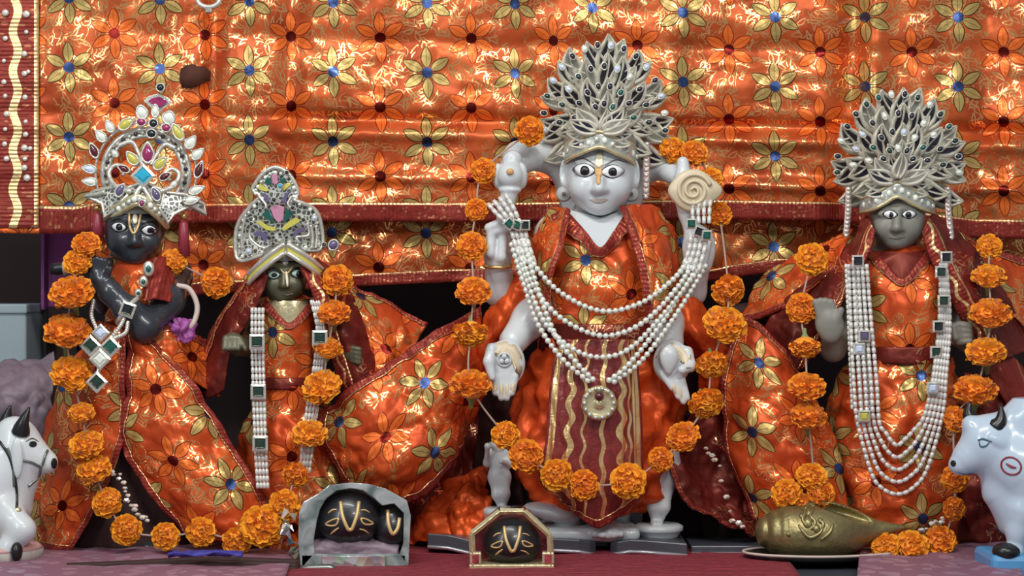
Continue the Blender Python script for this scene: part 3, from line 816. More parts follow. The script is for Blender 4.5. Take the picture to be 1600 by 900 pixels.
def solid_box(x0, y0, x1, y1, ya, yb):
    a = P(x0, y1, 0); b = P(x1, y0, 0)
    return (a.x - .02, ya, min(a.z, FLOOR) - .01), (b.x + .02, yb, b.z + .02)

# ================================================================== centre statue (white marble, four arms)
ST = thing('marble_statue', 'white marble four-armed statue in orange robe at the centre', 'statue', P(938, 855, .0), 'dressed shrine statues')
S = Solid(*solid_box(735, 190, 1130, 862, -.14, .13), .0025)
head(S, 937, 274, -.006, 1.0)
S.ell(P(942, 435, .025), (.088, .050, .105), .02); S.ell(P(940, 560, .03), (.080, .050, .10), .03)
S.cap(P(870, 368, .02), P(1012, 368, .02), .036, .036, .02)
for a, b in (((905, 600, .02), (890, 800, .0)), ((975, 600, .02), (958, 815, .0))): S.cap(PV(a), PV(b), .042, .026, .02)
# feet and marble plinth
S.ell(P(858, 800, -.055), (.040, .028, .013), .01, (0, 12, 0)); S.ell(P(885, 806, -.03), (.022, .03, .017), .012)
S.ell(P(950, 828, -.05), (.026, .045, .016), .012)
for k in range(5): S.ell(P(930 + k * 10, 836 - abs(2 - k), -.088), (.0055, .009, .006), .004)
for k in range(4): S.ell(P(822 - (k == 0) * -2, 794 + k * 4, -.07 + k * .006), (.008, .006, .004), .003)
a, b = P(842, 858, -.085), P(990, 822, .08); S.rbox((a.x, a.y, FLOOR + .024), (b.x, b.y, P(0, 815, 0).z), .01, .006)
# upper left arm, mace and fist
S.chain([(905, 335, .055), (884, 262, .055), (850, 242, .045), (812, 246, .02), (795, 268, .0)], [.026, .024, .024, .024, .018], .012)
S.ell(P(800, 250, -.018), (.016, .016, .016), .004); S.ell(P(797, 275, -.03), (.021, .022, .021), .006)
for a in range(-2, 3): S.ell(P(797 + a * 9.5, 275, -.036 + abs(a) * .006), (.0085, .012, .020), .002)
S.ell(P(797, 297, -.03), (.018, .016, .006), .003)
S.chain([(797, 297, -.03), (790, 325, -.03), (784, 352, -.03)], [.013, .012, .010], .004)
S.ell(P(778, 386, -.03), (.023, .018, .029), .008)
for (a, b) in (((764, 356), (778, 350)), ((768, 364), (790, 358)), ((786, 366), (784, 402)), ((768, 370), (766, 396))):
    S.cap(P(*a, -.046), P(*b, -.05), .0075, .0075, .003)
S.chain([(778, 408, -.028), (782, 455, .0), (850, 470, .03)], [.020, .024, .028], .012)
# upper right arm, disc hand
S.chain([(972, 335, .055), (992, 270, .055), (1030, 258, .04), (1060, 276, .0)], [.026, .024, .020, .016], .012)
S.chain([(1067, 254, -.022), (1068, 278, -.025), (1066, 300, -.025), (1074, 335, -.025), (1082, 362, -.025)], [.0095, .013, .016, .013, .013], .006)
S.ell(P(1092, 388, -.028), (.026, .016, .036), .008)
for k in range(4): S.cap(P(1079 + k * 9, 378, -.042), P(1072 + k * 9, 415, -.046), .0065, .0055, .003)
S.chain([(1090, 415, -.02), (1078, 455, .01), (1030, 465, .03)], [.020, .024, .028], .012)
# lower arms
S.chain([(860, 400, .03), (852, 462, .005), (828, 500, -.035), (802, 533, -.065)], [.034, .030, .027, .022], .012)
S.ell(P(789, 568, -.088), (.031, .011, .036), .008); S.ell(P(789, 566, -.109), (.017, .012, .022), .006, sub=True)
for k, (x0, x1, yb) in enumerate(((773, 774, 614), (782, 783, 622), (793, 792, 622), (804, 800, 614))): S.cap(P(x0, 588, -.092), P(x1, yb, -.098), .0068, .0050, .0022)
S.chain([(768, 545, -.092), (764, 565, -.10), (769, 590, -.105)], [.009, .0085, .006], .004)
S.chain([(1022, 400, .03), (1030, 462, .005), (1040, 505, -.035), (1046, 535, -.06)], [.034, .030, .027, .022], .012)
S.ell(P(1050, 566, -.085), (.029, .012, .034), .008); S.ell(P(1046, 560, -.102), (.017, .010, .022), .005, sub=True)
for k, (x0, x1, yb) in enumerate(((1036, 1050, 606), (1046, 1060, 620), (1054, 1068, 628), (1062, 1074, 622))): S.cap(P(x0, 584, -.09), P(x1, yb, -.095), .0070, .0048, .0022)
S.chain([(1074, 550, -.088), (1079, 572, -.098), (1066, 578, -.108)], [.009, .0085, .007], .004)
body = put('body', S.mesh('body'), M['marble'], ST)
bv = bvh_of(body)
eyes(bv, body, [(913, 266, 16.5, 10, 3, 1, 1), (957, 268, 16.5, 10, -3, 0, 1)], 'eye_white', 1.13, .40)
line_on('eyebrow', bv, [(896, 252), (912, 248), (931, 258)], M['brow_brown'], body, .0011); line_on('eyebrow', bv, [(945, 258), (962, 250), (978, 254)], M['brow_brown'], body, .0011)
decal('forehead_mark', bv, [(930, 258), (940, 258), (941, 272), (936, 280), (930, 272)], M['tilak_tan'], body)
decal('forehead_mark', bv, [(929, 258), (932, 237), (941, 237), (943, 258), (936, 264)], M['tilak_cream'], body, .0014)
decal('nose_mark', bv, oval(935, 281, 3.5, 8), M['tilak_tan'], body)
decal('lip', bv, [(921, 312), (929, 309), (936, 311), (943, 309), (951, 312), (943, 317), (936, 318), (929, 317)], M['lip'], body, .0005)
for px in (881, 986):
    mb = MB(); c = P(px, 303, -.012); mb.lathe([(.0001, -.006), (.004, -.006), (.005, -.003), (.009, -.004), (.012, -.001), (.0125, .004), (.010, .006)], c, 20, 'Y'); e = mb.build('earring', M['marble_dim'], ST)
    e['label'] = 'round carved earring'
    mb = MB(); mb.ball(c + Vector((0, -.006, 0)), .0032, 10, 6); mb.build('stud', M['brow_brown'], e)
# painted palms: warm skin of the two lowered hands, emblem
def ring_on(name, px, py, y, r, rr, mat, parent):
    c = P(px, py, y); m = MB(); m.tube([c + Vector((r * math.cos(a), 0, r * math.sin(a))) for a in np.linspace(0, 2 * math.pi, 21)[:-1]], rr, 6, closed=True); return m.build(name, mat, parent)
em = ring_on('palm_emblem', 788, 562, -.0985, .010, .0016, M['marble'], ST)
for k in range(3):
    a = k * 2.1 + .5; mb = MB(); mb.ball(P(788 + 5 * math.cos(a), 562 + 5 * math.sin(a), -.100), (.0042, .003, .0042), 10, 6); mb.build('emblem_petal', M['marble'], em)
for nm, ptsL in (('palm_tint', [(766, 548), (775, 537), (790, 533), (806, 540), (815, 556), (816, 578), (810, 592), (806, 570), (798, 548), (785, 544), (774, 556)]),
                 ('palm_tint', [(1024, 560), (1032, 545), (1050, 535), (1070, 540), (1080, 556), (1080, 575), (1072, 576), (1066, 556), (1050, 545), (1036, 552)])):
    try:
        n = len(ptsL); V = [hit(bv, a, b, .0009, -.09) for a, b in ptsL]
        half = n // 2
        decal(nm, bv, ptsL, M['marble_warm'], body, .0008, 0, 3)
    except Exception: pass
for pts_ in ([(774, 596), (774, 615)], [(783, 596), (783, 622)], [(793, 596), (792, 622)], [(803, 596), (800, 615)], [(1049, 598), (1058, 618)], [(1058, 600), (1067, 626)]):
    line_on('finger_tint', bv, pts_, M['marble_warm'], body, .0045, 10, -.0028)
mb = MB(); mb.lathe([(.0005, -.024), (.006, -.018), (.012, -.006), (.0155, .006), (.012, .016), (.005, .021), (.0005, .023)], P(1045, 562, -.102), 20, 'Z', 1, .6); o = mb.build('lotus_bud', M['marble'], ST)
mb = MB(); mb.tube([P(778 + 21 * math.cos(a), 415 + 3 * math.sin(a), -.028 - .022 * math.sin(a)) for a in np.linspace(0, 2 * math.pi, 25)[:-1]], .0028, 6, closed=True); mb.build('bangle', M['gold'], ST)
mb = MB(); mb.ball(P(797, 268, -.054), (.006, .003, .005), 12, 6); mb.build('mace_spot', M['tilak_tan'], ST)
# cream conch disc with spiral
c = P(1083, 298, -.046)
mb = MB(); V = []; n = 40
prof = []
for k in range(n):
    a = 2 * math.pi * k / n; r = .034 + .012 * max(0, math.cos(a)) ** 14 + .005 * max(0, math.cos(a - math.pi)) ** 14
    prof.append((r * math.cos(a), r * .98 * math.sin(a)))
for yy, sc in ((-.003, .0), (-.006, .90), (0.0, 1.0), (.010, .96), (.013, .8)):
    for x, z in prof: V.append(c + Vector((x * sc, yy, z * sc)))
F = [(i * n + k, i * n + (k + 1) % n, (i + 1) * n + (k + 1) % n, (i + 1) * n + k) for i in range(4) for k in range(n)] + [tuple(4 * n + k for k in range(n))]
mb.add(V, F); dsc = mb.build('shell_disc', M['marble_warm'], ST)
mb = MB(); mb.tube([c + Vector(((.027 - .0245 * t / 1.0) * math.cos(2.4 * 2 * math.pi * t + .3), -.0065 + .003 * t * 0, (.027 - .0245 * t) * math.sin(2.4 * 2 * math.pi * t + .3))) for t in np.linspace(0, 1, 80)], [.0034 - .0014 * t for t in np.linspace(0, 1, 80)], 8); mb.build('spiral_ridge', M['marble_warm'], dsc)

# robe of the centre statue
top, Wt = robe('tunic', [(338, 942, 62, .012, .050), (352, 942, 98, .012, .064), (385, 944, 112, .01, .072), (440, 944, 106, .008, .082), (490, 943, 94, .008, .084), (530, 942, 92, .006, .080)], M['fabric'], ST, 90, 44, 7, .03, .010, 3, (.035, .02), .4)
bt = bvh_of(top)
A = spline([(882, 326), (898, 342), (916, 362), (938, 386), (958, 362), (972, 342), (984, 326)], 40)
B = spline([(860, 345), (884, 362), (908, 382), (938, 404), (966, 380), (988, 352), (998, 334)], 40)
strip('neck_border', [P(a, b, -.031 - .056 * (b - 326) / 62) for a, b in A], [hit(bt, a, b, .007, -.04) for a, b in B], M['border'], top, .001)
def cut_neckline(o, edge):
    """open a garment's front above a neckline given as picture points"""
    E = sorted((float(a), float(b)) for a, b in edge); xs = [e[0] for e in E]; ys = [e[1] for e in E]
    bm = bmesh.new(); bm.from_mesh(o.data); dead = []
    for f in bm.faces:
        c = f.calc_center_median(); s = (DIST + c.y) / DIST; px = c.x / s * 1000 + 800; py = 450 - c.z / s * 1000
        if c.y < .0 and xs[0] < px < xs[-1] and py < np.interp(px, xs, ys) + 3: dead.append(f)
    bmesh.ops.delete(bm, geom=dead, context='FACES'); bm.to_mesh(o.data); bm.free()
cut_neckline(top, A)
sk = MBf([P(938, 340, -.034)] + [P(a, b, -.030 - .056 * (b - 326) / 62) for a, b in A], [(0, 1 + k, 2 + k) for k in range(39)]).build('bare_neck', M['marble'], body)
st, Ws = cloth('stole', [[(968, 322, -.045), (990, 318, -.04), (1015, 325, -.02), (1048, 345, .01)], [(985, 370, -.088), (1010, 365, -.085), (1035, 370, -.06), (1062, 390, -.01)], [(1000, 430, -.098), (1020, 430, -.098), (1042, 432, -.075), (1062, 440, -.02)], [(1010, 500, -.10), (1025, 500, -.10), (1045, 500, -.08), (1058, 500, -.03)]], M['fabric'], ST, 26, 40, .008, 16, 4, (2, 1, .5), (.1, .07), 10, 'l', .014)
st2, Ws2 = cloth('stole', [[(862, 322, .0), (880, 325, -.03), (892, 330, -.045)], [(838, 380, -.02), (856, 378, -.07), (880, 380, -.085)], [(832, 440, -.03), (846, 440, -.08), (862, 440, -.095)], [(834, 490, -.04), (846, 490, -.08), (858, 490, -.095)]], M['fabric'], ST, 22, 36, .006, 16, 6, (2, 1, .5), (.02, .05), -8, 'r', .010)
# waist sash
mb = MB(); sash, _ = robe('waist_sash', [(505, 942, 96, .006, .092), (520, 942, 97, .006, .094), (545, 942, 98, .006, .094)], M['maroon_cloth'], ST, 70, 10, 9, .02, .004, 9)
sk, Wk = robe('skirt', [(525, 942, 88, .01, .085), (580, 938, 112, .008, .092), (650, 932, 128, .006, .098), (720, 928, 122, .004, .096), (775, 935, 96, .004, .085), (800, 940, 70, .01, .06)], M['fabric_plain'], ST, 130, 60, 11, .06, .016, 5, (.05, .03), .8)
pl, Wp = cloth('front_pleat', [[(872, 530, -.094), (900, 530, -.108), (935, 530, -.110), (970, 530, -.108), (994, 530, -.094)],
                              [(860, 600, -.100), (895, 600, -.116), (930, 600, -.118), (968, 600, -.116), (1000, 600, -.100)],
                              [(852, 690, -.102), (890, 690, -.118), (928, 690, -.120), (968, 690, -.118), (1004, 690, -.102)],
                              [(846, 752, -.100), (888, 764, -.116), (928, 770, -.118), (970, 764, -.116), (1004, 752, -.100)],
                              [(880, 784, -.096), (905, 806, -.108), (933, 824, -.110), (968, 806, -.108), (998, 780, -.096)]], M['pleat'], ST, 40, 60, .004, 24, 7, (2.5, 1, .4), (0, 0), 0, 'b', .014)
# re-map the pleat stripes so they run straight down
uvl = pl.data.uv_layers[0].data; li = 0
nu_ = Wp.shape[1]
for lp, d in zip(pl.data.loops, uvl):
    j = lp.vertex_index % nu_; d.uv = ((j / (nu_ - 1) - .5) * .146, d.uv[1])
# loose side drapes
cloth('side_drape', [[(800, 425, -.01), (822, 432, -.03), (842, 440, -.04)], [(765, 480, -.01), (785, 490, -.04), (812, 492, -.03)], [(738, 540, -.0), (752, 552, -.035), (775, 550, -.02)], [(735, 600, .02), (748, 612, -.01), (760, 610, .0)]], M['fabric_plain'], ST, 18, 36, .006, 18, 11, (2, 1, 1), (0, 0), 40, 'r', .006)
cloth('side_drape', [[(1046, 455, -.01), (1070, 462, -.03), (1098, 470, -.01)], [(1052, 500, -.02), (1085, 510, -.045), (1130, 520, .0)], [(1085, 560, -.01), (1110, 570, -.04), (1150, 575, .0)], [(1090, 630, -.01), (1120, 640, -.03), (1150, 650, .02)]], M['fabric_plain'], ST, 22, 36, .009, 16, 12, (1, 1, 1), (.03, 0), -30)
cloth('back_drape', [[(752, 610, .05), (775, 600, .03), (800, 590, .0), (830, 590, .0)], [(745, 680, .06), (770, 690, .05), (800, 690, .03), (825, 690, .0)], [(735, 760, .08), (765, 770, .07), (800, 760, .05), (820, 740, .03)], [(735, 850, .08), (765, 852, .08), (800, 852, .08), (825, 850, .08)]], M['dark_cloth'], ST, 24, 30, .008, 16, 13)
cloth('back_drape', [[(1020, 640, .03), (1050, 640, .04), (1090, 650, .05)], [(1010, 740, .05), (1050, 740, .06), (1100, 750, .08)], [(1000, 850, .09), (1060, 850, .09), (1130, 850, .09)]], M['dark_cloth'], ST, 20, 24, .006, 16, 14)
# crumpled cloth on the platform at the statue's left
cl, _ = cloth('crumpled_cloth', [[(650, 805, .07), (690, 775, .06), (728, 735, .05), (762, 730, .06)], [(645, 815, .05), (686, 790, .03), (724, 758, .01), (762, 755, .03)], [(638, 830, .02), (680, 815, -.01), (722, 790, -.03), (768, 795, -.01)], [(630, 851, .0), (680, 852, -.03), (730, 852, -.05), (770, 851, -.03)]], M['fabric_plain'], None, 40, 44, .022, 13, 21, (1, 1, 1), (0, .04), 20)
tag(cl, 'crumpled orange cloth on the platform left of the centre statue', 'cloth')
cl, _ = cloth('hanging_cloth', [[(690, 600, .11), (725, 585, .10), (765, 590, .10)], [(676, 690, .10), (722, 680, .08), (768, 690, .09)], [(660, 770, .10), (715, 770, .08), (770, 770, .09)], [(650, 851, .11), (710, 851, .09), (772, 851, .10)]], M['maroon_cloth'], None, 30, 36, .016, 13, 22, (1.6, 1, .6))
tag(cl, 'dark maroon cloth hanging between the bronze and white marble statues', 'cloth')

# ------------------------------------------------------------------ the two small marble attendants
def attendant(label, x, y0, s, ped, flip=1, dy=-.03):
    th = thing('attendant_statuette', label, 'statuette', P(x, 850, dy), 'small marble attendants')
    f = lambda dx, dz, d=0: P(x + flip * dx * s, y0 + dz * s, dy + d)
    S = Solid(tuple(f(-60 * flip, 190) + Vector((-.02, -.06, -.02))), tuple(f(60 * flip, -45) + Vector((.02, .07, .02))), .002)
    S.ell(f(10, -22), (.016 * s, .017 * s, .020 * s), .006); S.cap(f(10, -6), f(8, 10), .008 * s, .009 * s, .006)
    S.ell(f(8, 32), (.025 * s, .019 * s, .034 * s), .01); S.ell(f(10, 78), (.027 * s, .020 * s, .026 * s), .014)
    S.cap(f(-14, 18), f(-22, 48, -.008), .010 * s, .008 * s, .008); S.cap(f(-22, 48, -.008), f(-20, 12, -.022), .008 * s, .006 * s, .005); S.ell(f(-20, 4, -.024), .008 * s, .005)
    S.cap(f(30, 18), f(36, 50, -.006), .010 * s, .008 * s, .008); S.cap(f(36, 50, -.006), f(14, 44, -.024), .008 * s, .006 * s, .005)
    S.cap(f(0, 88), f(4, 128, -.006), .016 * s, .012 * s, .01); S.cap(f(4, 128, -.006), f(14, 158, .004), .012 * s, .008 * s, .006)
    S.cap(f(22, 88), f(24, 126, -.008), .016 * s, .012 * s, .01); S.cap(f(24, 126, -.008), f(20, 158, .0), .012 * s, .008 * s, .006)
    S.ell(f(12, 161, -.012), (.008 * s, .018 * s, .006 * s), .005); S.ell(f(23, 161, -.014), (.008 * s, .018 * s, .006 * s), .005)
    b = put('body', S.mesh('body'), M['marble'], th)
    mb = MB(); c = f(14, 164); h = c.z - (FLOOR + ped[2])
    r = ped[0] / 1000
    mb.lathe([(r * .8, -h), (r * .86, -h + .004), (r * .95, -h * .5), (r, -.008), (r * 1.06, -.006), (r * 1.06, .0), (r * .9, .003), (.001, .003)], c, 26); mb.build('pedestal', M['marble'], th)
    mb = MB(); cc = f(8, 8, -.004); mb.lathe([(.014 * s, -.008), (.020 * s, 0), (.024 * s, .008), (.021 * s, .008), (.014 * s, 0)], cc, 20, 'Z', 1, .8, cap=False); mb.build('collar', M['marble'], th)
    return th
attendant('small white marble attendant with bent arm behind the gold-edged box', 774, 694, .62 * 1.0, (26, 0, .0), 1, -.03)
attendant('small white marble attendant standing on a round white pedestal', 1040, 690, .80, (36, 0, .024), -1, -.035)
# ================================================================== dark flute player (far left)
SA = thing('dark_statue', 'black stone flute player statue with crossed legs robe at the left', 'statue', P(200, 858, .0), 'dressed shrine statues')
SA['label'] = 'black stone flute-player statue in orange robe at the left'
S = Solid(*solid_box(80, 290, 330, 862, -.14, .12), .0025)
head(S, 211, 361, -.012, .86, False, 1.02)
S.ell(P(222, 460, .01), (.055, .042, .07), .02); S.cap(P(180, 425, .01), P(272, 428, .01), .026, .026, .02)
S.ell(P(212, 560, .02), (.06, .05, .08), .03); S.cap(P(195, 600, .02), P(190, 845, .0), .034, .024, .02); S.cap(P(232, 600, .02), P(238, 845, .0), .034, .024, .02)
S.ell(P(190, 850, -.03), (.02, .045, .012), .01); S.ell(P(236, 850, -.03), (.02, .045, .012), .01)
S.chain([(274, 432, .01), (262, 470, -.045), (226, 512, -.088)], [.026, .026, .022], .012)
S.chain([(226, 510, -.09), (200, 484, -.098), (172, 456, -.098), (158, 436, -.094)], [.024, .020, .016, .012], .012)
S.ell(P(155, 430, -.094), (.015, .010, .020), .008, (0, -12, 0))
for k in range(4): S.cap(P(147 + k * 7, 424, -.098), P(143 + k * 7.2, 403 + abs(k - 1) * 2, -.102), .0048, .0038, .002)
S.cap(P(164, 438, -.10), P(172, 420, -.108), .006, .0045, .003)
S.chain([(180, 428, .01), (168, 470, -.03), (150, 452, -.07)], [.024, .020, .014], .012)
body = put('body', S.mesh('body'), M['black_marble'], SA); bv = bvh_of(body)
eyes(bv, body, [(186, 355, 10.5, 6.8, 6, 1, 0), (233, 360, 11, 7, 0, 2, 0)], 'eye_white', 1.25, .46)
line_on('forehead_mark', bv, [(202, 330), (203, 352), (209, 365), (216, 352), (220, 334)], M['tilak_gold'], body, .0020, 22, .0006, False)
decal('forehead_mark', bv, oval(211, 342, 3.8, 8), M['tilak_cream'], body, .0014)
line_on('eyebrow', bv, [(174, 346), (186, 342), (198, 348)], M['ink_black'], body, .0014); line_on('eyebrow', bv, [(222, 350), (236, 346), (246, 354)], M['ink_black'], body, .0014)
# flute
d = (P(108, 415, -.10) - P(84, 418, -.10)); a, b = P(80, 421, -.074), P(176, 412, -.072)
mb = MB(); mb.tube([a + (b - a) * t for t in np.linspace(0, 1, 12)], .0095, 14); fl = mb.build('flute', M['horn_black'], SA)
mb = MB(); mb.tube([a + (b - a) * t for t in (.20, .23, .26, .29)], .0108, 14); mb.build('flute_band', M['silver'], fl)
# bodice, arm cloth, collar
top, Wt = robe('tunic', [(396, 222, 30, .0, .035), (406, 224, 52, .0, .044), (430, 226, 60, -.002, .056), (470, 220, 54, -.002, .062), (520, 212, 48, .0, .060), (545, 210, 52, .0, .062)], M['fabric'], SA, 70, 36, 7, .03, .007, 31, (.07, .01), .2)
cl_, _ = cloth('shoulder_cloth', [[(238, 402, -.045), (262, 405, -.04), (282, 425, -.01)], [(228, 440, -.076), (250, 435, -.085), (276, 445, -.05)], [(222, 470, -.10), (240, 466, -.104), (268, 470, -.085)]], M['border'], SA, 20, 20, .006, 20, 33)
bt = bvh_of(top)
mb = MB()
brooch = None
for k, (px, py, rx, ry) in enumerate(((232, 420, 9, 12), (224, 440, 7, 9), (216, 458, 6, 7))):
    mb = MB(); mb.ball(P(px, py, -.088 - .006 * k), (rx / 1000, .005, ry / 1000), 14, 8); brooch = mb.build('brooch', M['silver'], SA)
    mb = MB(); mb.ball(P(px, py, -.093 - .006 * k), (rx / 2200, .003, ry / 2200), 10, 6); mb.build('gem', M['gem_green'], brooch)
# bracelet of square stones on the forearm
mb = MB(); mb.tube([P(200, 486, -.098) + Matrix.Rotation(R(38), 3, 'Y') @ Vector((0, .0235 * math.cos(a), .0235 * math.sin(a))) for a in np.linspace(0, 2 * math.pi, 25)[:-1]], .004, 8, closed=True); br = mb.build('bracelet', M['silver'], SA)
def square_gem(name, px, py, y, r, mat, parent, rot=45, rim=M['silver']):
    c = P(px, py, y); m = MB(); r /= 1000
    mt = Matrix.Rotation(R(rot), 3, 'Y')
    def fr(rr, yy): return [c + mt @ Vector((sx * rr, yy, sz * rr)) for sx, sz in ((-1, -1), (1, -1), (1, 1), (-1, 1))]
    V = fr(r, 0) + fr(r, -.004) + fr(r * .72, -.0055) + fr(r * .62, -.002) + fr(r * .9, .003)
    F = [(0 + k, (k + 1) % 4, 4 + (k + 1) % 4, 4 + k) for k in range(4)] + [(4 + k, 4 + (k + 1) % 4, 8 + (k + 1) % 4, 8 + k) for k in range(4)] + [(8 + k, 8 + (k + 1) % 4, 12 + (k + 1) % 4, 12 + k) for k in range(4)] + [(16, 17, 18, 19)] + [(16 + k, 16 + (k + 1) % 4, (k + 1) % 4, k) for k in range(4)]
    m.add(V, F); o = m.build(name, rim, parent, False)
    V = fr(r * .66, -.003) + fr(r * .34, -.0065)
    m = MB(); m.add(V, [(0, 1, 2, 3), (4, 5, 6, 7)] + [(k, (k + 1) % 4, 4 + (k + 1) % 4, 4 + k) for k in range(4)]); m.build('stone', mat, o, False)
    return o
square_gem('bracelet_stone', 200, 484, -.124, 11, M['gem_black'], SA, 20)
# robe panels: under-skirt cone, left fall, right fan
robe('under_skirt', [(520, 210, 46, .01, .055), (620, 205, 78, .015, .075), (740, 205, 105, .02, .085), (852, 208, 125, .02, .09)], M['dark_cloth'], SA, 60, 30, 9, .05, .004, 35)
cloth('robe_panel', [[(152, 500, -.040), (172, 506, -.080), (198, 514, -.082)], [(98, 585, -.02), (148, 596, -.088), (196, 600, -.092)], [(66, 670, .0), (128, 685, -.095), (192, 690, -.094)], [(42, 770, .005), (100, 782, -.09), (158, 778, -.094)], [(28, 850, .005), (72, 858, -.085), (112, 860, -.088)]], M['fabric'], SA, 34, 56, .012, 12, 36, (1, 1, .7), (.052, .035), 6, 'rb', .010)
cloth('robe_panel', [[(196, 514, -.080), (208, 514, -.086), (222, 519, -.080)], [(198, 600, -.090), (246, 592, -.108), (294, 588, -.085)], [(188, 695, -.092), (275, 692, -.125), (362, 692, -.090)], [(236, 775, -.100), (325, 778, -.130), (412, 772, -.095)], [(288, 832, -.105), (368, 850, -.125), (446, 846, -.090)]], M['fabric'], SA, 44, 60, .010, 12, 37, (1, 1, 1), (.103, .072), -4, 'rl', .013)
cloth('waist_wrap', [[(230, 520, -.07), (262, 512, -.06), (300, 520, -.02), (330, 535, .02)], [(232, 540, -.085), (268, 548, -.08), (305, 560, -.04), (335, 575, .01)], [(250, 560, -.085), (285, 580, -.08), (320, 605, -.04), (345, 620, .0)]], M['fabric'], SA, 26, 18, .008, 18, 38, (1, 1, 1), (.03, .01), 20, 't', .012)
# cream cord loop and purple rag at the elbow
mb = MB(); mb.tube(pxspline([(276, 446, -.05), (296, 452, -.05), (308, 478, -.05), (302, 505, -.055), (285, 518, -.06), (262, 522, -.065)], 40), .0042, 8); mb.build('cord', M['ribbon_cream'], SA)
cloth('tied_rag', [[(256, 496, -.05), (280, 494, -.06), (302, 500, -.05)], [(258, 512, -.055), (284, 515, -.075), (306, 512, -.05)], [(272, 530, -.06), (290, 536, -.07), (302, 526, -.055)]], M['ribbon_purple'], SA, 16, 14, .012, 40, 39, (2, 1, 1))
# red ear tassels
for px, y0, y1 in ((152, 332, 372), (287, 345, 400)):
    mb = MB(); mb.lathe([(.002, -.0), (.007, -.004), (.008, -.02), (.010, -(y1 - y0) / 1000), (.002, -(y1 - y0) / 1000)], P(px, y0, -.03), 12); ts = mb.build('tassel', M['paint_red'], SA)
    for k in range(2):
        mb = MB(); mb.ball(P(px, y0 - 7 - 12 * k, -.03), .0058, 10, 6); mb.build('bead', M['gold'], ts)
# silver lozenge ornament hanging from the wrist
orn = thing('lozenge_pendant', 'silver lozenge pendant with dark stones hanging from the dark flute player', 'pendant', P(155, 610, -.12))
for k, (px, py, r, g) in enumerate(((158, 520, 10, 'gem_ice'), (142, 540, 12, 'gem_deepgreen'), (173, 542, 12, 'gem_green'), (157, 561, 12, 'gem_white'), (152, 597, 12, 'gem_deepgreen'))):
    square_gem('setting', px, py, -.128, r, M[g], orn, 45)
for k, pts_ in enumerate(([(146, 470, -.11), (143, 492, -.12), (150, 512, -.128)], [(194, 498, -.122), (186, 512, -.126), (172, 530, -.128)], [(200, 504, -.122), (196, 520, -.126), (180, 528, -.128)], [(155, 572, -.128), (153, 586, -.128)])):
    mb = MB(); P_ = pxspline(pts_, 12)
    for q in P_: mb.ball(q, .0034, 8, 5)
    mb.tube(P_, .0012, 5); tag(mb.build('chain', M['silver'], orn), kind='stuff')

# ================================================================== bronze-coloured statue beside it
SB = thing('bronze_statue', 'small olive-bronze statue in orange dress and veil', 'statue', P(450, 858, .0), 'dressed shrine statues')
S = Solid(*solid_box(320, 380, 580, 862, -.13, .12), .0022)
head(S, 444, 432, -.020, .67, False)
S.ell(P(450, 530, .01), (.046, .038, .06), .02); S.cap(P(415, 488, .01), P(488, 488, .01), .022, .022, .02)
S.ell(P(450, 620, .01), (.05, .04, .07), .03); S.cap(P(432, 640, .01), P(430, 848, .0), .032, .022, .02); S.cap(P(468, 640, .01), P(470, 848, .0), .032, .022, .02)
S.chain([(412, 490, .01), (392, 540, -.01), (372, 545, -.05)], [.020, .017, .012], .01)
S.ell(P(364, 535, -.06), (.017, .012, .016), .006)
for k in range(4): S.cap(P(352 + k * 7, 528, -.066), P(350 + k * 7.5, 545, -.074), .0048, .0042, .0018)
S.cap(P(376, 530, -.066), P(384, 546, -.072), .0048, .004, .002)
S.chain([(490, 490, .01), (515, 540, -.01), (540, 552, -.04)], [.020, .017, .012], .01)
S.ell(P(547, 552, -.05), (.014, .012, .016), .006)
for k in range(4): S.cap(P(550, 543 + k * 7, -.058), P(562, 546 + k * 7, -.062), .0045, .004, .0018)
body = put('body', S.mesh('body'), M['bronze_stone'], SB); bv = bvh_of(body)
eyes(bv, body, [(428, 430, 9.5, 5.6, -4, 1, 0), (465, 428, 9, 5.4, 4, 1, 0)], 'eye_green', 1.25, .42)
line_on('eyebrow', bv, [(416, 423), (428, 419), (441, 426)], M['ink_black'], body, .0012); line_on('eyebrow', bv, [(452, 426), (464, 418), (477, 422)], M['ink_black'], body, .0012)
line_on('nose_mark', bv, [(447, 424), (448, 436), (449, 448)], M['tilak_cream'], body, .0026, 12)
line_on('forehead_mark', bv, [(438, 420), (447, 428), (458, 416)], M['tilak_gold'], body, .0014)
line_on('lip', bv, [(440, 459), (449, 461), (458, 458)], M['brow_brown'], body, .0014)
top, Wt = robe('bodice', [(464, 450, 22, -.005, .03), (474, 450, 40, -.005, .04), (496, 450, 50, -.006, .05), (540, 450, 50, -.006, .056), (590, 450, 44, -.006, .054), (604, 450, 46, -.006, .056)], M['fabric'], SB, 64, 32, 7, .02, .006, 41, (.02, .065), .5)
bt = bvh_of(top)
A = spline([(418, 468), (432, 486), (452, 506), (474, 484), (486, 466)], 30); B = spline([(408, 476), (426, 496), (452, 516), (480, 494), (494, 474)], 30)
strip('neck_border', [hit(bt, a, b, .003, -.04) for a, b in A], [hit(bt, a, b, .003, -.04) for a, b in B], M['border'], top, .001)
MBf([P(450, 470, -.062)] + [hit(bt, a, b, .002, -.04) for a, b in A], [(0, 1 + k, 2 + k) for k in range(29)]).build('gilt_collar', M['gold_pale'], SB)
robe('waist_band', [(588, 450, 46, -.006, .058), (596, 450, 48, -.006, .060), (606, 450, 48, -.006, .060)], M['maroon_cloth'], SB, 50, 8, 9, .01, .001, 42)
robe('skirt', [(600, 450, 48, -.006, .055), (660, 450, 64, -.004, .068), (740, 452, 86, .0, .078), (852, 455, 112, .0, .088)], M['fabric'], SB, 90, 44, 9, .07, .008, 43, (.06, .02), .9)
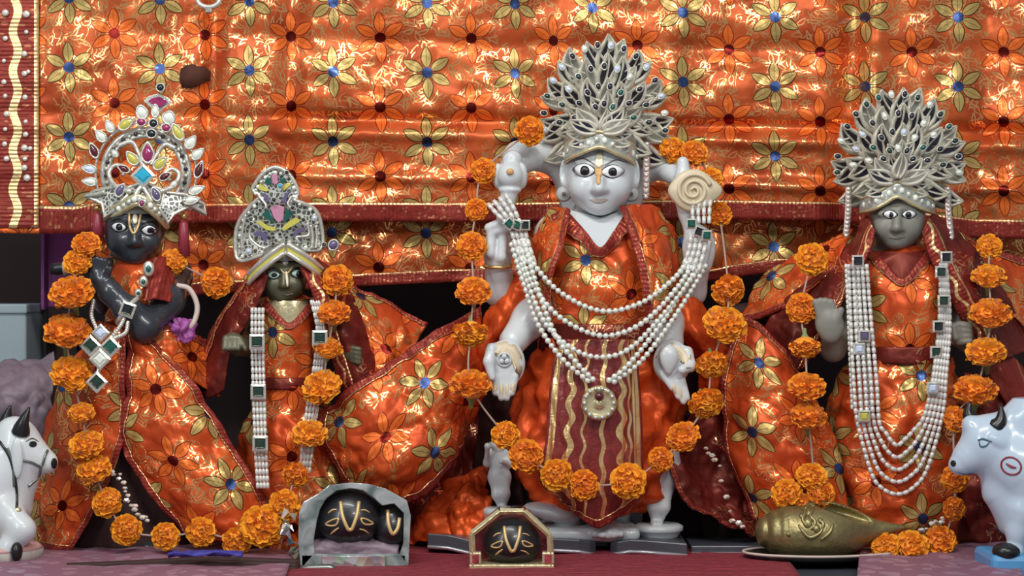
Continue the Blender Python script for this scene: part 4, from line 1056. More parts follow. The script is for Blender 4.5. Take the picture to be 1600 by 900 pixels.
# veil over head and shoulders
cloth('veil', [[(402, 410, -.02), (410, 420, -.05), (418, 432, -.066)], [(372, 455, -.01), (388, 458, -.05), (408, 462, -.066)], [(340, 500, .0), (362, 502, -.04), (388, 500, -.055)], [(318, 548, .0), (338, 556, -.035), (362, 545, -.04)], [(304, 600, .0), (324, 622, -.03), (350, 610, -.03)]], M['maroon_cloth'], SB, 24, 44, .005, 18, 44, (1, 1, 1), (0, 0), 0, 'l', .020, M['border_wave'])
cloth('veil', [[(470, 418, -.066), (484, 408, -.05), (496, 402, -.02)], [(488, 460, -.066), (512, 452, -.055), (540, 446, -.01)], [(506, 520, -.055), (535, 508, -.06), (572, 498, -.01)], [(530, 590, -.045), (562, 578, -.06), (598, 566, -.01)], [(548, 640, -.04), (580, 625, -.05), (612, 610, .0)]], M['maroon_cloth'], SB, 24, 44, .005, 18, 45, (1, 1, 1), (0, 0), 0, 'l', .024, M['border_wave'])
cloth('shawl', [[(520, 432, .01), (560, 448, .02), (610, 472, .03), (668, 506, .04)], [(540, 470, -.01), (575, 490, -.01), (615, 512, .0), (655, 530, .02)], [(570, 540, -.03), (592, 548, -.03), (615, 556, -.02), (640, 560, .0)], [(590, 600, -.04), (605, 600, -.04), (620, 600, -.03), (632, 596, -.01)]], M['fabric'], SB, 36, 36, .010, 14, 46, (1, 1, 1), (.02, .03), 30, 't', .008)
cloth('fan_skirt', [[(504, 642, -.055), (560, 600, -.075), (615, 560, -.07), (675, 522, -.05), (752, 478, .0)], [(500, 668, -.06), (570, 650, -.105), (635, 622, -.105), (700, 588, -.075), (758, 548, -.01)], [(504, 700, -.06), (575, 705, -.12), (640, 685, -.12), (705, 650, -.09), (755, 606, -.015)], [(530, 742, -.06), (590, 755, -.115), (645, 740, -.115), (700, 706, -.09), (742, 655, -.02)], [(566, 776, -.05), (608, 792, -.09), (655, 780, -.09), (700, 738, -.075), (728, 690, -.03)]], M['fabric'], SB, 60, 54, .012, 11, 47, (1, 1, 1), (-.018, .108), -6, 'tlb', .015)
cloth('under_cloth', [[(488, 650, -.02), (540, 660, .0), (600, 680, .02), (700, 700, .04)], [(470, 740, -.01), (530, 760, .0), (600, 780, .02), (700, 770, .05)], [(470, 852, -.01), (540, 852, .0), (600, 852, .02), (700, 852, .05)]], M['maroon_cloth'], SB, 30, 24, .012, 14, 48)
# ================================================================== grey statue at the right
SD = thing('grey_statue', 'grey stone statue in orange dress and maroon veil at the right', 'statue', P(1405, 858, .0), 'dressed shrine statues')
S = Solid(*solid_box(1245, 270, 1560, 862, -.13, .12), .0025)
head(S, 1402, 340, -.012, .80, False)
S.ell(P(1408, 460, .01), (.062, .044, .075), .02); S.cap(P(1355, 412, .01), P(1460, 412, .01), .028, .028, .02)
S.ell(P(1408, 580, .02), (.065, .05, .09), .03); S.cap(P(1385, 620, .01), P(1385, 848, .0), .036, .024, .02); S.cap(P(1430, 620, .01), P(1430, 848, .0), .036, .024, .02)
S.chain([(1350, 415, .01), (1325, 500, .0), (1302, 545, -.04), (1297, 525, -.07)], [.026, .022, .018, .014], .012)
S.ell(P(1296, 506, -.078), (.022, .012, .027), .008, (0, -14, 0))
for k in range(4): S.cap(P(1280 + k * 8.5, 492, -.080), P(1274 + k * 8, 469 + abs(k - 1.5) * 2, -.080), .0062, .0055, .0022)
S.cap(P(1308, 500, -.084), P(1314, 484, -.086), .006, .0048, .003)
S.chain([(1466, 415, .01), (1490, 490, .0), (1512, 530, -.03), (1502, 524, -.05)], [.026, .022, .018, .015], .012)
S.ell(P(1500, 522, -.055), (.020, .014, .020), .006)
for k in range(4): S.cap(P(1498, 507 + k * 9, -.066), P(1515, 509 + k * 8, -.068), .0062, .0055, .002)
S.cap(P(1489, 510, -.066), P(1493, 528, -.070), .0065, .0055, .003)
body = put('body', S.mesh('body'), M['grey_stone'], SD); bv = bvh_of(body)
eyes(bv, body, [(1391, 335, 10, 6, 4, 2, 1), (1420, 335, 10, 6, -4, -1, 1)], 'eye_white', 1.22, .46)
line_on('lip', bv, [(1390, 371), (1402, 373), (1414, 370)], M['brow_brown'], body, .0010)
top, Wt = robe('bodice', [(386, 1410, 26, .0, .034), (396, 1410, 56, .0, .046), (420, 1410, 72, -.004, .058), (470, 1410, 70, -.006, .068), (530, 1408, 66, -.006, .066), (562, 1408, 70, -.006, .066)], M['fabric'], SD, 80, 40, 7, .025, .007, 51, (.074, .078), .5)
bt = bvh_of(top)
for A_, B_ in (([(1366, 392), (1384, 412), (1408, 436), (1432, 412), (1446, 392)], [(1352, 398), (1376, 424), (1408, 448), (1440, 424), (1460, 398)]),):
    A = spline(A_, 36); B = spline(B_, 36)
    strip('neck_border', [hit(bt, a, b, .003, -.04) for a, b in A], [hit(bt, a, b, .003, -.04) for a, b in B], M['border'], top, .001)
    MBf([P(1408, 395, -.062)] + [hit(bt, a, b, .002, -.04) for a, b in A], [(0, 1 + k, 2 + k) for k in range(35)]).build('neck_yoke', M['maroon_cloth'], SD)
robe('waist_band', [(540, 1408, 71, -.006, .072), (552, 1408, 72, -.006, .074), (566, 1408, 72, -.006, .074)], M['maroon_cloth'], SD, 56, 8, 9, .01, .002, 52)
robe('skirt', [(560, 1408, 72, -.006, .066), (620, 1402, 100, -.006, .085), (700, 1396, 108, -.006, .095), (780, 1398, 104, -.004, .098), (852, 1400, 104, .0, .096)], M['fabric'], SD, 110, 50, 8, .045, .010, 53, (-.02, .08), .9)
cloth('veil', [[(1352, 335, -.01), (1360, 345, -.045), (1368, 362, -.055)], [(1318, 390, -.01), (1338, 394, -.05), (1360, 392, -.062)], [(1260, 440, .0), (1300, 455, -.045), (1335, 440, -.06)], [(1205, 492, .0), (1255, 520, -.04), (1300, 500, -.05)], [(1186, 532, .01), (1225, 575, -.03), (1258, 572, -.03)]], M['maroon_cloth'], SD, 30, 50, .007, 16, 54, (1, 1, 1), (0, 0), 0, 'r', .020, M['border_wave'])
cloth('veil', [[(1440, 362, -.055), (1448, 345, -.045), (1456, 335, -.01)], [(1452, 400, -.062), (1478, 385, -.055), (1510, 375, -.01)], [(1478, 455, -.06), (1510, 440, -.06), (1545, 425, -.01)], [(1502, 500, -.05), (1540, 490, -.06), (1582, 480, -.01)], [(1530, 560, -.04), (1570, 560, -.05), (1612, 545, .0)]], M['maroon_cloth'], SD, 30, 50, .006, 16, 55, (1, 1, 1), (0, 0), 0, 'l', .03, M['border_wave'])
cloth('shawl', [[(1180, 440, .06), (1230, 405, .05), (1290, 385, .04), (1330, 355, .02)], [(1165, 478, .05), (1220, 450, .02), (1280, 425, .0), (1322, 385, -.01)], [(1160, 505, .05), (1205, 490, .0), (1258, 458, -.02), (1300, 425, -.02)]], M['fabric'], SD, 36, 24, .008, 14, 56, (1, 1, 1), (.045, .02), 25, 'b', .012)
cloth('shawl', [[(1500, 360, .03), (1550, 390, .04), (1620, 410, .05)], [(1540, 420, .0), (1580, 450, .01), (1630, 470, .03)], [(1570, 480, -.02), (1600, 510, -.01), (1640, 540, .01)]], M['fabric'], SD, 24, 24, .008, 14, 57, (1, 1, 1), (.045, .02), -25, 't', .012)
# left fan of the skirt: upper flap and lower fall with dark reverse
cloth('fan_skirt', [[(1158, 492, -.02), (1190, 510, -.04), (1222, 545, -.05), (1258, 590, -.05)], [(1135, 560, -.03), (1180, 575, -.07), (1230, 600, -.08), (1285, 640, -.06)], [(1128, 630, -.035), (1180, 645, -.085), (1240, 660, -.095), (1310, 690, -.07)], [(1138, 710, -.045), (1190, 725, -.095), (1250, 735, -.10), (1322, 760, -.075)], [(1176, 812, -.06), (1220, 822, -.10), (1275, 826, -.10), (1330, 830, -.08)]], M['fabric'], SD, 46, 60, .010, 11, 58, (1, 1, 1), (.012, .090), 8, 'tl', .010)
cloth('skirt_reverse', [[(1062, 668, -.05), (1090, 640, -.02), (1130, 600, .0)], [(1048, 720, -.055), (1095, 700, -.02), (1145, 690, .0)], [(1062, 770, -.06), (1110, 765, -.02), (1160, 760, -.01)], [(1110, 805, -.065), (1145, 806, -.03), (1180, 805, -.02)], [(1172, 832, -.065), (1190, 832, -.04), (1205, 832, -.03)]], M['maroon_cloth'], SD, 28, 40, .012, 16, 59, (1, 1, 1), (0, 0), 0, 'l', .007)
cloth('fan_skirt', [[(1510, 580, -.03), (1550, 590, -.03), (1610, 600, .0)], [(1490, 660, -.05), (1550, 660, -.06), (1630, 660, -.01)], [(1482, 740, -.06), (1550, 750, -.07), (1640, 750, -.02)], [(1478, 846, -.05), (1550, 848, -.06), (1640, 848, -.02)]], M['maroon_cloth'], SD, 30, 40, .014, 12, 60, (1, 1, 1), (0, .05), -15, 'l', .010)
cloth('sash_end', [[(1530, 560, -.055), (1550, 548, -.05), (1570, 545, -.03)], [(1560, 610, -.055), (1585, 600, -.05), (1610, 590, -.03)], [(1590, 665, -.05), (1615, 655, -.045), (1640, 640, -.03)]], M['border_wave'], SD, 14, 24, .004, 18, 61)
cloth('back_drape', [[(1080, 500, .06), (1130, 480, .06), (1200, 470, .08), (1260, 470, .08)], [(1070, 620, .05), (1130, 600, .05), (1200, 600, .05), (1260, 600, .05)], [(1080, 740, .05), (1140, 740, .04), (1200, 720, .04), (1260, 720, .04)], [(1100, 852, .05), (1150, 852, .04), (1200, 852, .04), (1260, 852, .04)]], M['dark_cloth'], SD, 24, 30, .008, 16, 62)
# ------------------------------------------------------------------ crowns
def leaf_mesh():
    """curled silver leaf, 1 unit long along +Z, front -Y, plus its dark inlays"""
    nt = 12; xs = [-1, -.82, -.62, -.5, -.12, 0, .12, .5, .62, .82, 1]; hs = [.02, -.06, -.06, .0, .0, -.06, .0, .0, -.06, -.06, .02]
    V = []; F = []
    def at(t, x, h):
        w = .29 * math.sin(math.pi * min(1, .08 + .92 * t) ** .85) + .015
        cx = .16 * math.sin(t * 2.6) * t
        return (cx + x * w, h - .16 * t * t, t)
    for i in range(nt + 1):
        t = i / nt
        for x, h in zip(xs, hs): V.append(at(t, x, h * (.4 + .6 * math.sin(math.pi * min(.97, .1 + .9 * t)))))
    n = len(xs); m0 = len(V)
    for i in range(nt + 1):
        t = i / nt
        for x in (-1, 1): V.append(at(t, x, .07))
    for i in range(nt):
        for k in range(n - 1): a = i * n + k; F.append((a, a + 1, a + n + 1, a + n))
        b = m0 + 2 * i
        F.append((i * n, i * n + n, b + 2, b)); F.append((i * n + n - 1, b + 1, b + 3, i * n + 2 * n - 1)); F.append((b, b + 2, b + 3, b + 1))
    F.append(tuple(range(n)) + (m0 + 1, m0)); F.append(tuple(nt * n + k for k in range(n - 1, -1, -1)) + (m0 + 2 * nt, m0 + 2 * nt + 1))
    L = MB(); L.add(V, F)
    I = MB()
    for sg in (-1, 1):
        V = []; F = []
        for i in range(9):
            t = .16 + .68 * i / 8; wv = math.sin(math.pi * (i + .3) / 8.6)
            for x in (.30 - .24 * wv, .30, .30 + .24 * wv): V.append(at(t, sg * x, -.02))
        for i in range(8):
            for k in range(2): a = 3 * i + k; F.append((a, a + 1, a + 4, a + 3))
        I.add(V, F)
    return L, I
LM, IM = leaf_mesh()
_l = LM.build('crown_leaf', M['leaf_silver']); _i = IM.build('inlay', M['gem_dark'])
LEAF, INLAY = _l.data, _i.data
INLAY2 = INLAY.copy(); INLAY2.materials.clear(); INLAY2.materials.append(M['silver_dim'])
for o_ in (_l, _i): bpy.data.objects.remove(o_)
def add_leaf(crown, px, py, y, ang, ln, mirror, tilt, dark=True):
    o = bpy.data.objects.new('crown_leaf', LEAF); COL.objects.link(o); adopt(o, crown)
    o.location = P(px, py, y); o.rotation_euler = Euler((R(tilt), R(ang), 0), 'XYZ'); k = ln / 1000
    o.scale = (k * mirror, k, k)
    q = bpy.data.objects.new('inlay', INLAY if dark else INLAY2); COL.objects.link(q); q.parent = o
    return o
def stone(crown, px, py, y, rx, ry, rot, mat, rim=True, tear=0.0, name='stone_setting'):
    c = P(px, py, y); mt = Matrix.Rotation(R(rot), 3, 'Y'); n = 16
    def pt(a, s, yy):
        x = math.cos(a) * rx / 1000 * s * (1 - tear * max(0, math.sin(a))); z = math.sin(a) * ry / 1000 * s * (1 + .3 * tear * max(0, math.sin(a)))
        return c + mt @ Vector((x, yy, z))
    an = [2 * math.pi * k / n for k in range(n)]
    V = []
    for s, yy in ((1.0, .003), (1.12, 0.0), (1.08, -.003), (.86, -.004), (.78, -.001)): V += [pt(a, s, yy) for a in an]
    F = [(i * n + k, i * n + (k + 1) % n, (i + 1) * n + (k + 1) % n, (i + 1) * n + k) for i in range(4) for k in range(n)] + [tuple(range(n))]
    o = MBf(V, F).build(name, M['silver'], crown)
    V = [pt(0, 0, -.0062)]
    for s, yy in ((.45, -.0056), (.8, -.0030)): V += [pt(a, s, yy) for a in an]
    F = [(0, 1 + k, 1 + (k + 1) % n) for k in range(n)] + [(1 + k, 1 + n + k, 1 + n + (k + 1) % n, 1 + (k + 1) % n) for k in range(n)]
    MBf(V, F).build('stone', mat, o); return o
def fan_crown(name, label, ox, oy, a, b, head_c, hw, band, seed, y0=0.0):
    rnd = random.Random(seed)
    cr = thing(name, label, 'crown', P(ox, oy, y0), 'leafy silver crowns')
    # cap over the skull and pierced back plate
    mb = MB(); hx, hy, hz = head_c
    mb.lathe([(hw * 1.06, .004), (hw * 1.06, .012), (hw * .98, .026), (hw * .72, .040), (hw * .36, .047), (.002, .049)], P(hx, hy, hz), 30, 'Z', 1, 1.06, cap=False); mb.build('cap', M['silver_dim'], cr)
    n = 28; V = [P(ox, oy, y0 + .026)]; V2 = [P(ox, oy, y0 + .032)]
    for k in range(n):
        t = R(-112 + 224 * k / (n - 1)); s = .60 + .05 * math.cos(k * math.pi)
        V.append(P(ox + a * s * math.sin(t), oy - b * s * math.cos(t), y0 + .026 + .012 * math.sin(t) ** 2)); V2.append(V[-1] + Vector((0, .005, 0)))
    F = [(0, 1 + k, 2 + k) for k in range(n - 1)] + [(n + 1, n + 3 + k, n + 2 + k) for k in range(n - 1)] + [(1 + k, n + 2 + k, n + 3 + k, 2 + k) for k in range(n - 1)] + [(0, n + 1, n + 2, 1), (0, n, 2 * n + 1, n + 1)]
    MBf(V + V2, F).build('back_plate', M['silver_dim'], cr)
    for (sc, cnt, span, ln, yy, off) in ((1.0, 17, 112, 60, .006, 0), (.78, 15, 112, 58, -.014, 0), (.56, 11, 112, 54, -.038, 0), (.36, 9, 108, 46, -.066, 0), (.18, 7, 100, 40, -.078, 0)):
        for k in range(cnt):
            t = -span + 2 * span * k / (cnt - 1); tr = R(t)
            tip = (ox + a * sc * math.sin(tr), oy - b * sc * math.cos(tr))
            di = math.atan2(a * sc * math.sin(tr), b * sc * math.cos(tr)); deg = math.degrees(di) + rnd.uniform(-6, 6) + (14 if (k % 2) else -10) * (1 if t >= 0 else -1)
            if abs(t) < 4: deg = 0
            base = (tip[0] - ln * math.sin(R(deg)), tip[1] + ln * math.cos(R(deg)))
            add_leaf(cr, base[0], base[1], y0 + yy + (.020 + .03 * (sc < .6)) * math.sin(tr) ** 2, deg, ln * rnd.uniform(.94, 1.08), -1 if t < 0 else 1, 10, (k + int(sc * 10)) % 3 != 1)
    for (sc, cnt, span, yy) in ((.90, 16, 100, -.012), (.66, 11, 96, -.036), (.44, 8, 90, -.066), (.24, 5, 80, -.086)):
        for k in range(cnt):
            t = R(-span + 2 * span * (k + .5) / cnt); mt = rnd.choice(['gem_deepgreen', 'gem_black', 'gem_dark', 'gem_white', 'gem_black', 'gem_ice', 'gem_green'])
            stone(cr, ox + a * sc * math.sin(t), oy - b * sc * math.cos(t), y0 + yy + .012 * math.sin(t) ** 2, 4.6, 6.0, math.degrees(t), M[mt])
    for k, dg in enumerate((-104, -84, -62, -38, 38, 62, 84, 104)):
        sg = -1 if dg < 0 else 1
        add_leaf(cr, hx + sg * 5, band[3][1] - band[3][3] + 5 - (1 - abs(dg) / 110) * 12, band[3][2] - .004 + .008 * (abs(dg) > 80), dg, 46, sg, 4 if abs(dg) < 70 else -12, k % 2 == 0)
    # brow band
    U = pxspline([(x, yb - h, d) for (x, yb, d, h) in band], 50); Lw = pxspline([(x, yb, d) for (x, yb, d, h) in band], 50)
    bd = strip('brow_band', U, Lw, M['silver_fine'], cr, .001)
    for row in (U, Lw):
        mb = MB(); mb.tube([p + Vector((0, -.002, 0)) for p in row], .0030, 8); mb.build('band_rim', M['gold_pale'], bd)
    mid = [(u + l) / 2 for u, l in zip(U, Lw)]
    for k in range(3, 48, 4):
        mb = MB(); mb.ball(mid[k] + Vector((0, -.003, 0)), (.0042, .003, .0050), 10, 6); mb.build('band_bead', M['gem_white'] if k % 8 == 3 else M['silver'], bd)
    return cr
crC = fan_crown('silver_crown', 'tall silver leaf crown on the white marble four-armed statue', 944, 196, 106, 140, (937, 236, -.004), .054,
    [(879, 258, .01, 24), (890, 248, -.045, 26), (912, 238, -.066, 24), (937, 230, -.074, 24), (962, 240, -.066, 24), (984, 250, -.045, 26), (996, 260, .01, 24)], 3, .004)
crD = fan_crown('silver_crown', 'silver leaf crown on the grey statue at the right', 1403, 262, 106, 128, (1402, 306, -.010), .044,
    [(1344, 332, .0, 20), (1362, 328, -.045, 24), (1382, 318, -.058, 24), (1402, 308, -.064, 24), (1424, 318, -.058, 24), (1444, 328, -.045, 24), (1460, 334, .0, 20)], 5, .0)
# beaded ribbons hanging from the crowns
def hanging(name, crown, pts, w, mat):
    Pp = pxspline(pts, 24); A = [p + Vector((-w / 2000, 0, 0)) for p in Pp]; B = [p + Vector((w / 2000, 0, 0)) for p in Pp]
    s = strip(name, A, B, mat, crown, .0005)
    for k in range(1, 24, 2):
        mb = MB(); mb.ball(Pp[k] + Vector((0, -.002, 0)), (w / 2600, .002, .0035), 8, 5); mb.build('bead', M['silver'], s)
hanging('ribbon', crC, [(1011, 222, .0), (1010, 260, -.004), (1009, 308, -.01)], 11, M['ribbon_silver'])
hanging('ribbon', crD, [(1326, 292, .0), (1325, 330, -.005), (1322, 368, -.01)], 10, M['ribbon_silver'])
hanging('ribbon', crD, [(1481, 292, .0), (1482, 330, -.012), (1486, 372, -.03)], 10, M['ribbon_silver'])

# round jewelled crown of the dark flute player
crA = thing('jewelled_crown', 'round silver crown with blue centre stone on the dark flute player', 'crown', P(222, 300, -.01))
cx, cy = 228, 270
def leanA(px, py): return -.018 - .052 * max(0.0, min(1.0, (py - 240) / 70)) * max(0.0, 1 - abs(px - 220) / 110)
mb = MB(); mb.lathe([(.047, .0), (.048, .006), (.044, .018), (.034, .028), (.016, .034), (.002, .036)], P(212, 336, -.012), 28, 'Z', 1, 1.05, cap=False); mb.build('cap', M['silver_dim'], crA)
for r, rr, yy in ((67, .0050, 0), (58, .0040, -.003), (79, .0022, .002)):
    mb = MB(); mb.tube([P(cx + r * math.cos(t), cy - r * math.sin(t), -.012 + yy) for t in np.linspace(R(-38), R(218), 60)], rr, 10); mb.build('hoop', M['silver'], crA)
for k in range(26):
    t = R(-34 + 248 * k / 25); mb = MB(); mb.ball(P(cx + 62.5 * math.cos(t), cy - 62.5 * math.sin(t), -.020), (.0035, .003, .0035), 8, 5); mb.build('hoop_bead', M['silver_fine'] if k % 2 else M['gem_dark'], crA)
for (px, py, rx, ry, rot, m, te) in ((172, 198, 6, 9, -28, 'gem_white', .4), (158, 213, 6.5, 9.5, -38, 'gem_white', .4), (147, 236, 6, 11, -24, 'gem_maroon', .4), (140, 264, 6, 10, -80, 'gem_ice', .4), (141, 284, 6, 10, -85, 'gem_white', .4),
        (298, 223, 7, 10, 35, 'gem_white', .4), (309, 241, 6.5, 10, 48, 'gem_white', .4), (311, 266, 6, 12, 20, 'gem_maroon', .4), (307, 297, 6, 11, 70, 'gem_white', .4), (299, 313, 6, 11, 80, 'gem_white', .4),
        (222, 176, 8, 10, -18, 'gem_white', .2), (264, 184, 9, 9, 20, 'gem_white', .2), (243, 174, 5.5, 9, 0, 'gem_white', .3), (251, 137, 6, 6, 0, 'gem_black', 0), (240, 193, 6.5, 6.5, 0, 'gem_black', 0), (237, 209, 7, 6.5, 0, 'gem_black', 0),
        (197, 194, 7, 12, 55, 'gem_yellow', .3), (278, 207, 6.5, 13, -30, 'gem_yellow', .3), (221, 191, 7, 6, 0, 'gem_magenta', 0), (260, 200, 7, 6, 0, 'gem_magenta', 0),
        (231, 240, 9, 14, 0, 'gem_magenta', .5), (207, 248, 7, 11, -38, 'gem_yellow', .4), (250, 256, 7, 11, 45, 'gem_yellow', .4), (194, 264, 5, 9, -65, 'gem_maroon', .4), (258, 276, 5, 9, 62, 'gem_maroon', .4), (188, 298, 6, 10, 30, 'gem_purple', .3), (244, 304, 6, 10, -25, 'gem_purple', .3),
        (180, 240, 4, 6, -40, 'gem_white', .2), (272, 288, 4, 6, 40, 'gem_white', .2), (222, 318, 4, 5, 0, 'gem_magenta', 0)):
    stone(crA, px, py, leanA(px, py) - .010, rx * 1.15, ry * 1.12, rot, M[m], True, te)
square_gem('centre_stone', 224, 275, leanA(224, 275) - .018, 14, M['gem_cyan'], crA, 45)
# fan finial
def fan_plate(name, pts, y, th, mat, parent, curve=0.0, cxp=0.0, bev=.0012):
    n = len(pts); f = lambda q, d: P(q[0], q[1], y + d + curve * ((q[0] - cxp) / 60.0) ** 2)
    V = [f(q, 0) for q in pts] + [f(q, th) for q in pts]
    F = [tuple(range(n)), tuple(range(2 * n - 1, n - 1, -1))] + [(k, n + k, n + (k + 1) % n, (k + 1) % n) for k in range(n)]
    return MBf(V, F).build(name, mat, parent, False, bev)
o = fan_plate('finial', [(224, 158), (232, 150), (247, 146), (262, 152), (270, 160), (256, 170), (246, 184), (237, 170)], -.016, .006, M['silver'], crA)
fan_plate('enamel', [(231, 158), (238, 153), (248, 151), (258, 155), (262, 160), (252, 167), (243, 167)], -.020, .004, M['gem_magenta'], o)
def plate_fn(name, pts, yf, th, mat, parent, bev=.0012):
    n = len(pts); cx_ = sum(p[0] for p in pts) / n; cy_ = sum(p[1] for p in pts) / n
    V = [P(cx_, cy_, yf(cx_, cy_))] + [P(a, b, yf(a, b)) for a, b in pts]; V += [v + Vector((0, th, 0)) for v in V]
    F = [(0, 1 + k, 1 + (k + 1) % n) for k in range(n)] + [(n + 1, n + 2 + (k + 1) % n, n + 2 + k) for k in range(n)] + [(1 + k, n + 2 + k, n + 2 + (k + 1) % n, 1 + (k + 1) % n) for k in range(n)]
    return MBf(V, F).build(name, mat, parent, False, bev)
# scrolls inside the ring
for pts_ in ([(205, 300), (182, 292), (170, 272), (180, 258), (196, 262), (192, 274)], [(250, 300), (272, 290), (280, 272), (268, 264), (258, 272), (266, 282)], [(185, 228), (205, 222), (216, 238), (222, 258)], [(274, 232), (258, 226), (246, 240), (236, 258)], [(210, 312), (214, 300), (222, 292), (230, 302), (238, 316)], [(164, 300), (150, 304), (134, 306)], [(286, 312), (302, 322), (322, 334)]):
    mb = MB(); mb.tube(pxspline([(a, b, leanA(a, b) - .006) for a, b in pts_], 24), [.0042 - .0016 * k / 23 for k in range(24)], 8); mb.build('scroll', M['silver'], crA)
for pts_ in ([(132, 306), (150, 298), (190, 290), (200, 304), (176, 330), (164, 340), (160, 318)], [(256, 300), (290, 304), (318, 318), (322, 336), (296, 322), (272, 334), (262, 348), (250, 326)], [(196, 294), (226, 284), (256, 298), (252, 322), (216, 312), (184, 328)]):
    plate_fn('filigree_plate', pts_, lambda a, b: leanA(a, b), .005, M['filigree'], crA)
    mb = MB(); mb.tube([P(a, b, leanA(a, b) - .002) for a, b in pts_], .0028, 7, closed=True); mb.build('plate_rim', M['silver'], crA)
for pts_ in ([(160, 343, -.02), (185, 334, -.055), (214, 318, -.072), (240, 334, -.060), (262, 356, -.03)], [(158, 332, -.02), (184, 322, -.055), (214, 307, -.070), (242, 322, -.060), (266, 346, -.03)]):
    mb = MB(); mb.tube(pxspline(pts_, 30), .0046, 8); mb.build('brow_band', M['gold_pale'], crA)
for k, q in enumerate(pxspline([(166, 334, -.03), (188, 325, -.060), (214, 311, -.076), (240, 326, -.064), (260, 348, -.036)], 14)):
    mb = MB(); mb.ball(q, .0052, 10, 6); mb.build('band_bead', M['silver_fine'] if k % 3 else M['gem_white'], crA)

# enamelled crown of the bronze statue
crB = thing('enamelled_crown', 'silver crown with pink and yellow enamel on the small bronze statue', 'crown', P(440, 390, -.02))
mb = MB(); mb.lathe([(.036, .0), (.037, .006), (.033, .016), (.024, .024), (.010, .029), (.002, .030)], P(445, 408, -.022), 26, 'Z', 1, 1.05, cap=False); mb.build('cap', M['silver_dim'], crB)
zb = lambda L: [(350 + a / 5.295, 250 + b / 5.295) for a, b in L]
fan_plate('crown_plate', zb([(120, 830), (95, 640), (130, 500), (230, 370), (300, 300), (240, 250), (262, 190), (330, 105), (420, 60), (520, 100), (590, 200), (610, 290), (560, 320), (740, 400), (800, 520), (812, 720), (700, 750), (550, 705), (440, 725), (300, 790)]), -.030, .010, M['filigree'], crB, .018, 437, .002)
ol_ = zb([(120, 830), (95, 640), (130, 500), (230, 370), (300, 300), (240, 250), (262, 190), (330, 105), (420, 60), (520, 100), (590, 200), (610, 290), (560, 320), (740, 400), (800, 520), (812, 720), (700, 750), (550, 705), (440, 725), (300, 790)])
mb = MB(); mb.tube([P(a, b, -.033 + .018 * ((a - 437) / 60) ** 2) for a, b in spline(ol_, 80, True)], .0034, 7, closed=True); mb.build('plate_rim', M['silver'], crB)
for k, (a, b) in enumerate(spline(ol_, 40, True)):
    a, b = 437 + (a - 437) * .90, 345 + (b - 345) * .90
    mb = MB(); mb.ball(P(a, b, -.034 + .018 * ((a - 437) / 60) ** 2), .0034, 8, 5); mb.build('rim_bead', M['silver_fine'] if k % 2 else M['gem_white'], crB)
for nm, mt, L in (('enamel', 'gem_pink', [(380, 395), (430, 368), (500, 388), (490, 490), (450, 520), (412, 480)]), ('enamel', 'gem_green', [(368, 402), (310, 455), (408, 525), (404, 470)]), ('enamel', 'gem_green', [(510, 402), (580, 440), (492, 525), (500, 470)]),
        ('enamel', 'gem_yellow', [(265, 515), (300, 500), (360, 545), (435, 560), (420, 590), (350, 580)]), ('enamel', 'gem_yellow', [(475, 565), (540, 505), (600, 475), (635, 505), (570, 545), (490, 590)]),
        ('enamel', 'gem_purple', [(240, 600), (300, 582), (365, 620), (345, 695), (300, 625), (262, 640)]), ('enamel', 'gem_purple', [(568, 610), (610, 565), (675, 560), (670, 590), (620, 600), (592, 655)]),
        ('enamel', 'gem_pink', [(392, 120), (440, 112), (448, 190), (425, 205), (400, 190)]), ('enamel', 'gem_green', [(350, 140), (380, 150), (392, 215), (360, 200), (335, 185)]), ('enamel', 'gem_green', [(462, 150), (500, 150), (505, 180), (470, 205)]),
        ('enamel', 'gem_yellow', [(262, 225), (300, 195), (375, 250), (350, 262), (300, 250)]), ('enamel', 'gem_yellow', [(480, 235), (520, 190), (575, 190), (530, 225), (500, 255)]), ('enamel', 'gem_purple', [(300, 262), (350, 280), (385, 345), (345, 355), (330, 300)]), ('enamel', 'gem_purple', [(470, 345), (500, 280), (550, 258), (525, 300), (515, 360)])):
    fan_plate(nm, zb(L), -.036, .006, M[mt], crB, .018, 437, .0008)
for (a, b, r, mt) in ((300, 418, 3.4, 'gem_black'), (228, 528, 3.4, 'gem_black'), (568, 395, 3.4, 'gem_black'), (658, 495, 3.6, 'gem_black'), (415, 330, 4, 'gem_black'), (450, 540, 3.4, 'gem_black'), (750, 480, 4.6, 'gem_ice'), (205, 755, 5, 'gem_ice'), (465, 215, 4, 'gem_cyan'), (830, 700, 3.8, 'gem_black'), (520, 105, 3.5, 'gem_dark'), (510, 785, 5, 'gem_white'), (505, 850, 5, 'gem_white')):
    x, y_ = zb([(a, b)])[0]; stone(crB, x, y_, -.040 + .018 * ((x - 437) / 60) ** 2 - (.012 if b > 760 else 0), r, r, 0, M[mt])
for k in range(6):
    t = R(60 * k + 30); stone(crB, 437.5 + 12 * math.cos(t), 376 - 10 * math.sin(t), -.044, 3.0, 3.0, 0, M['gem_black'])
stone(crB, 437.5, 376, -.045, 4, 4, 0, M['silver_fine'])
for pts_ in ([(250, 480), (210, 620), (270, 700), (345, 735)], [(690, 520), (700, 620), (600, 640), (630, 690)], [(180, 450), (150, 600), (150, 740)], [(760, 540), (770, 640), (760, 730)], [(720, 540), (735, 640), (725, 735)], [(290, 300), (340, 360), (350, 400)], [(560, 300), (530, 360), (550, 400)]):
    mb = MB(); mb.tube([P(a, b, -.038 + .018 * ((a - 437) / 60) ** 2) for a, b in spline(zb(pts_), 20)], .0022, 7); mb.build('scroll', M['silver'], crB)
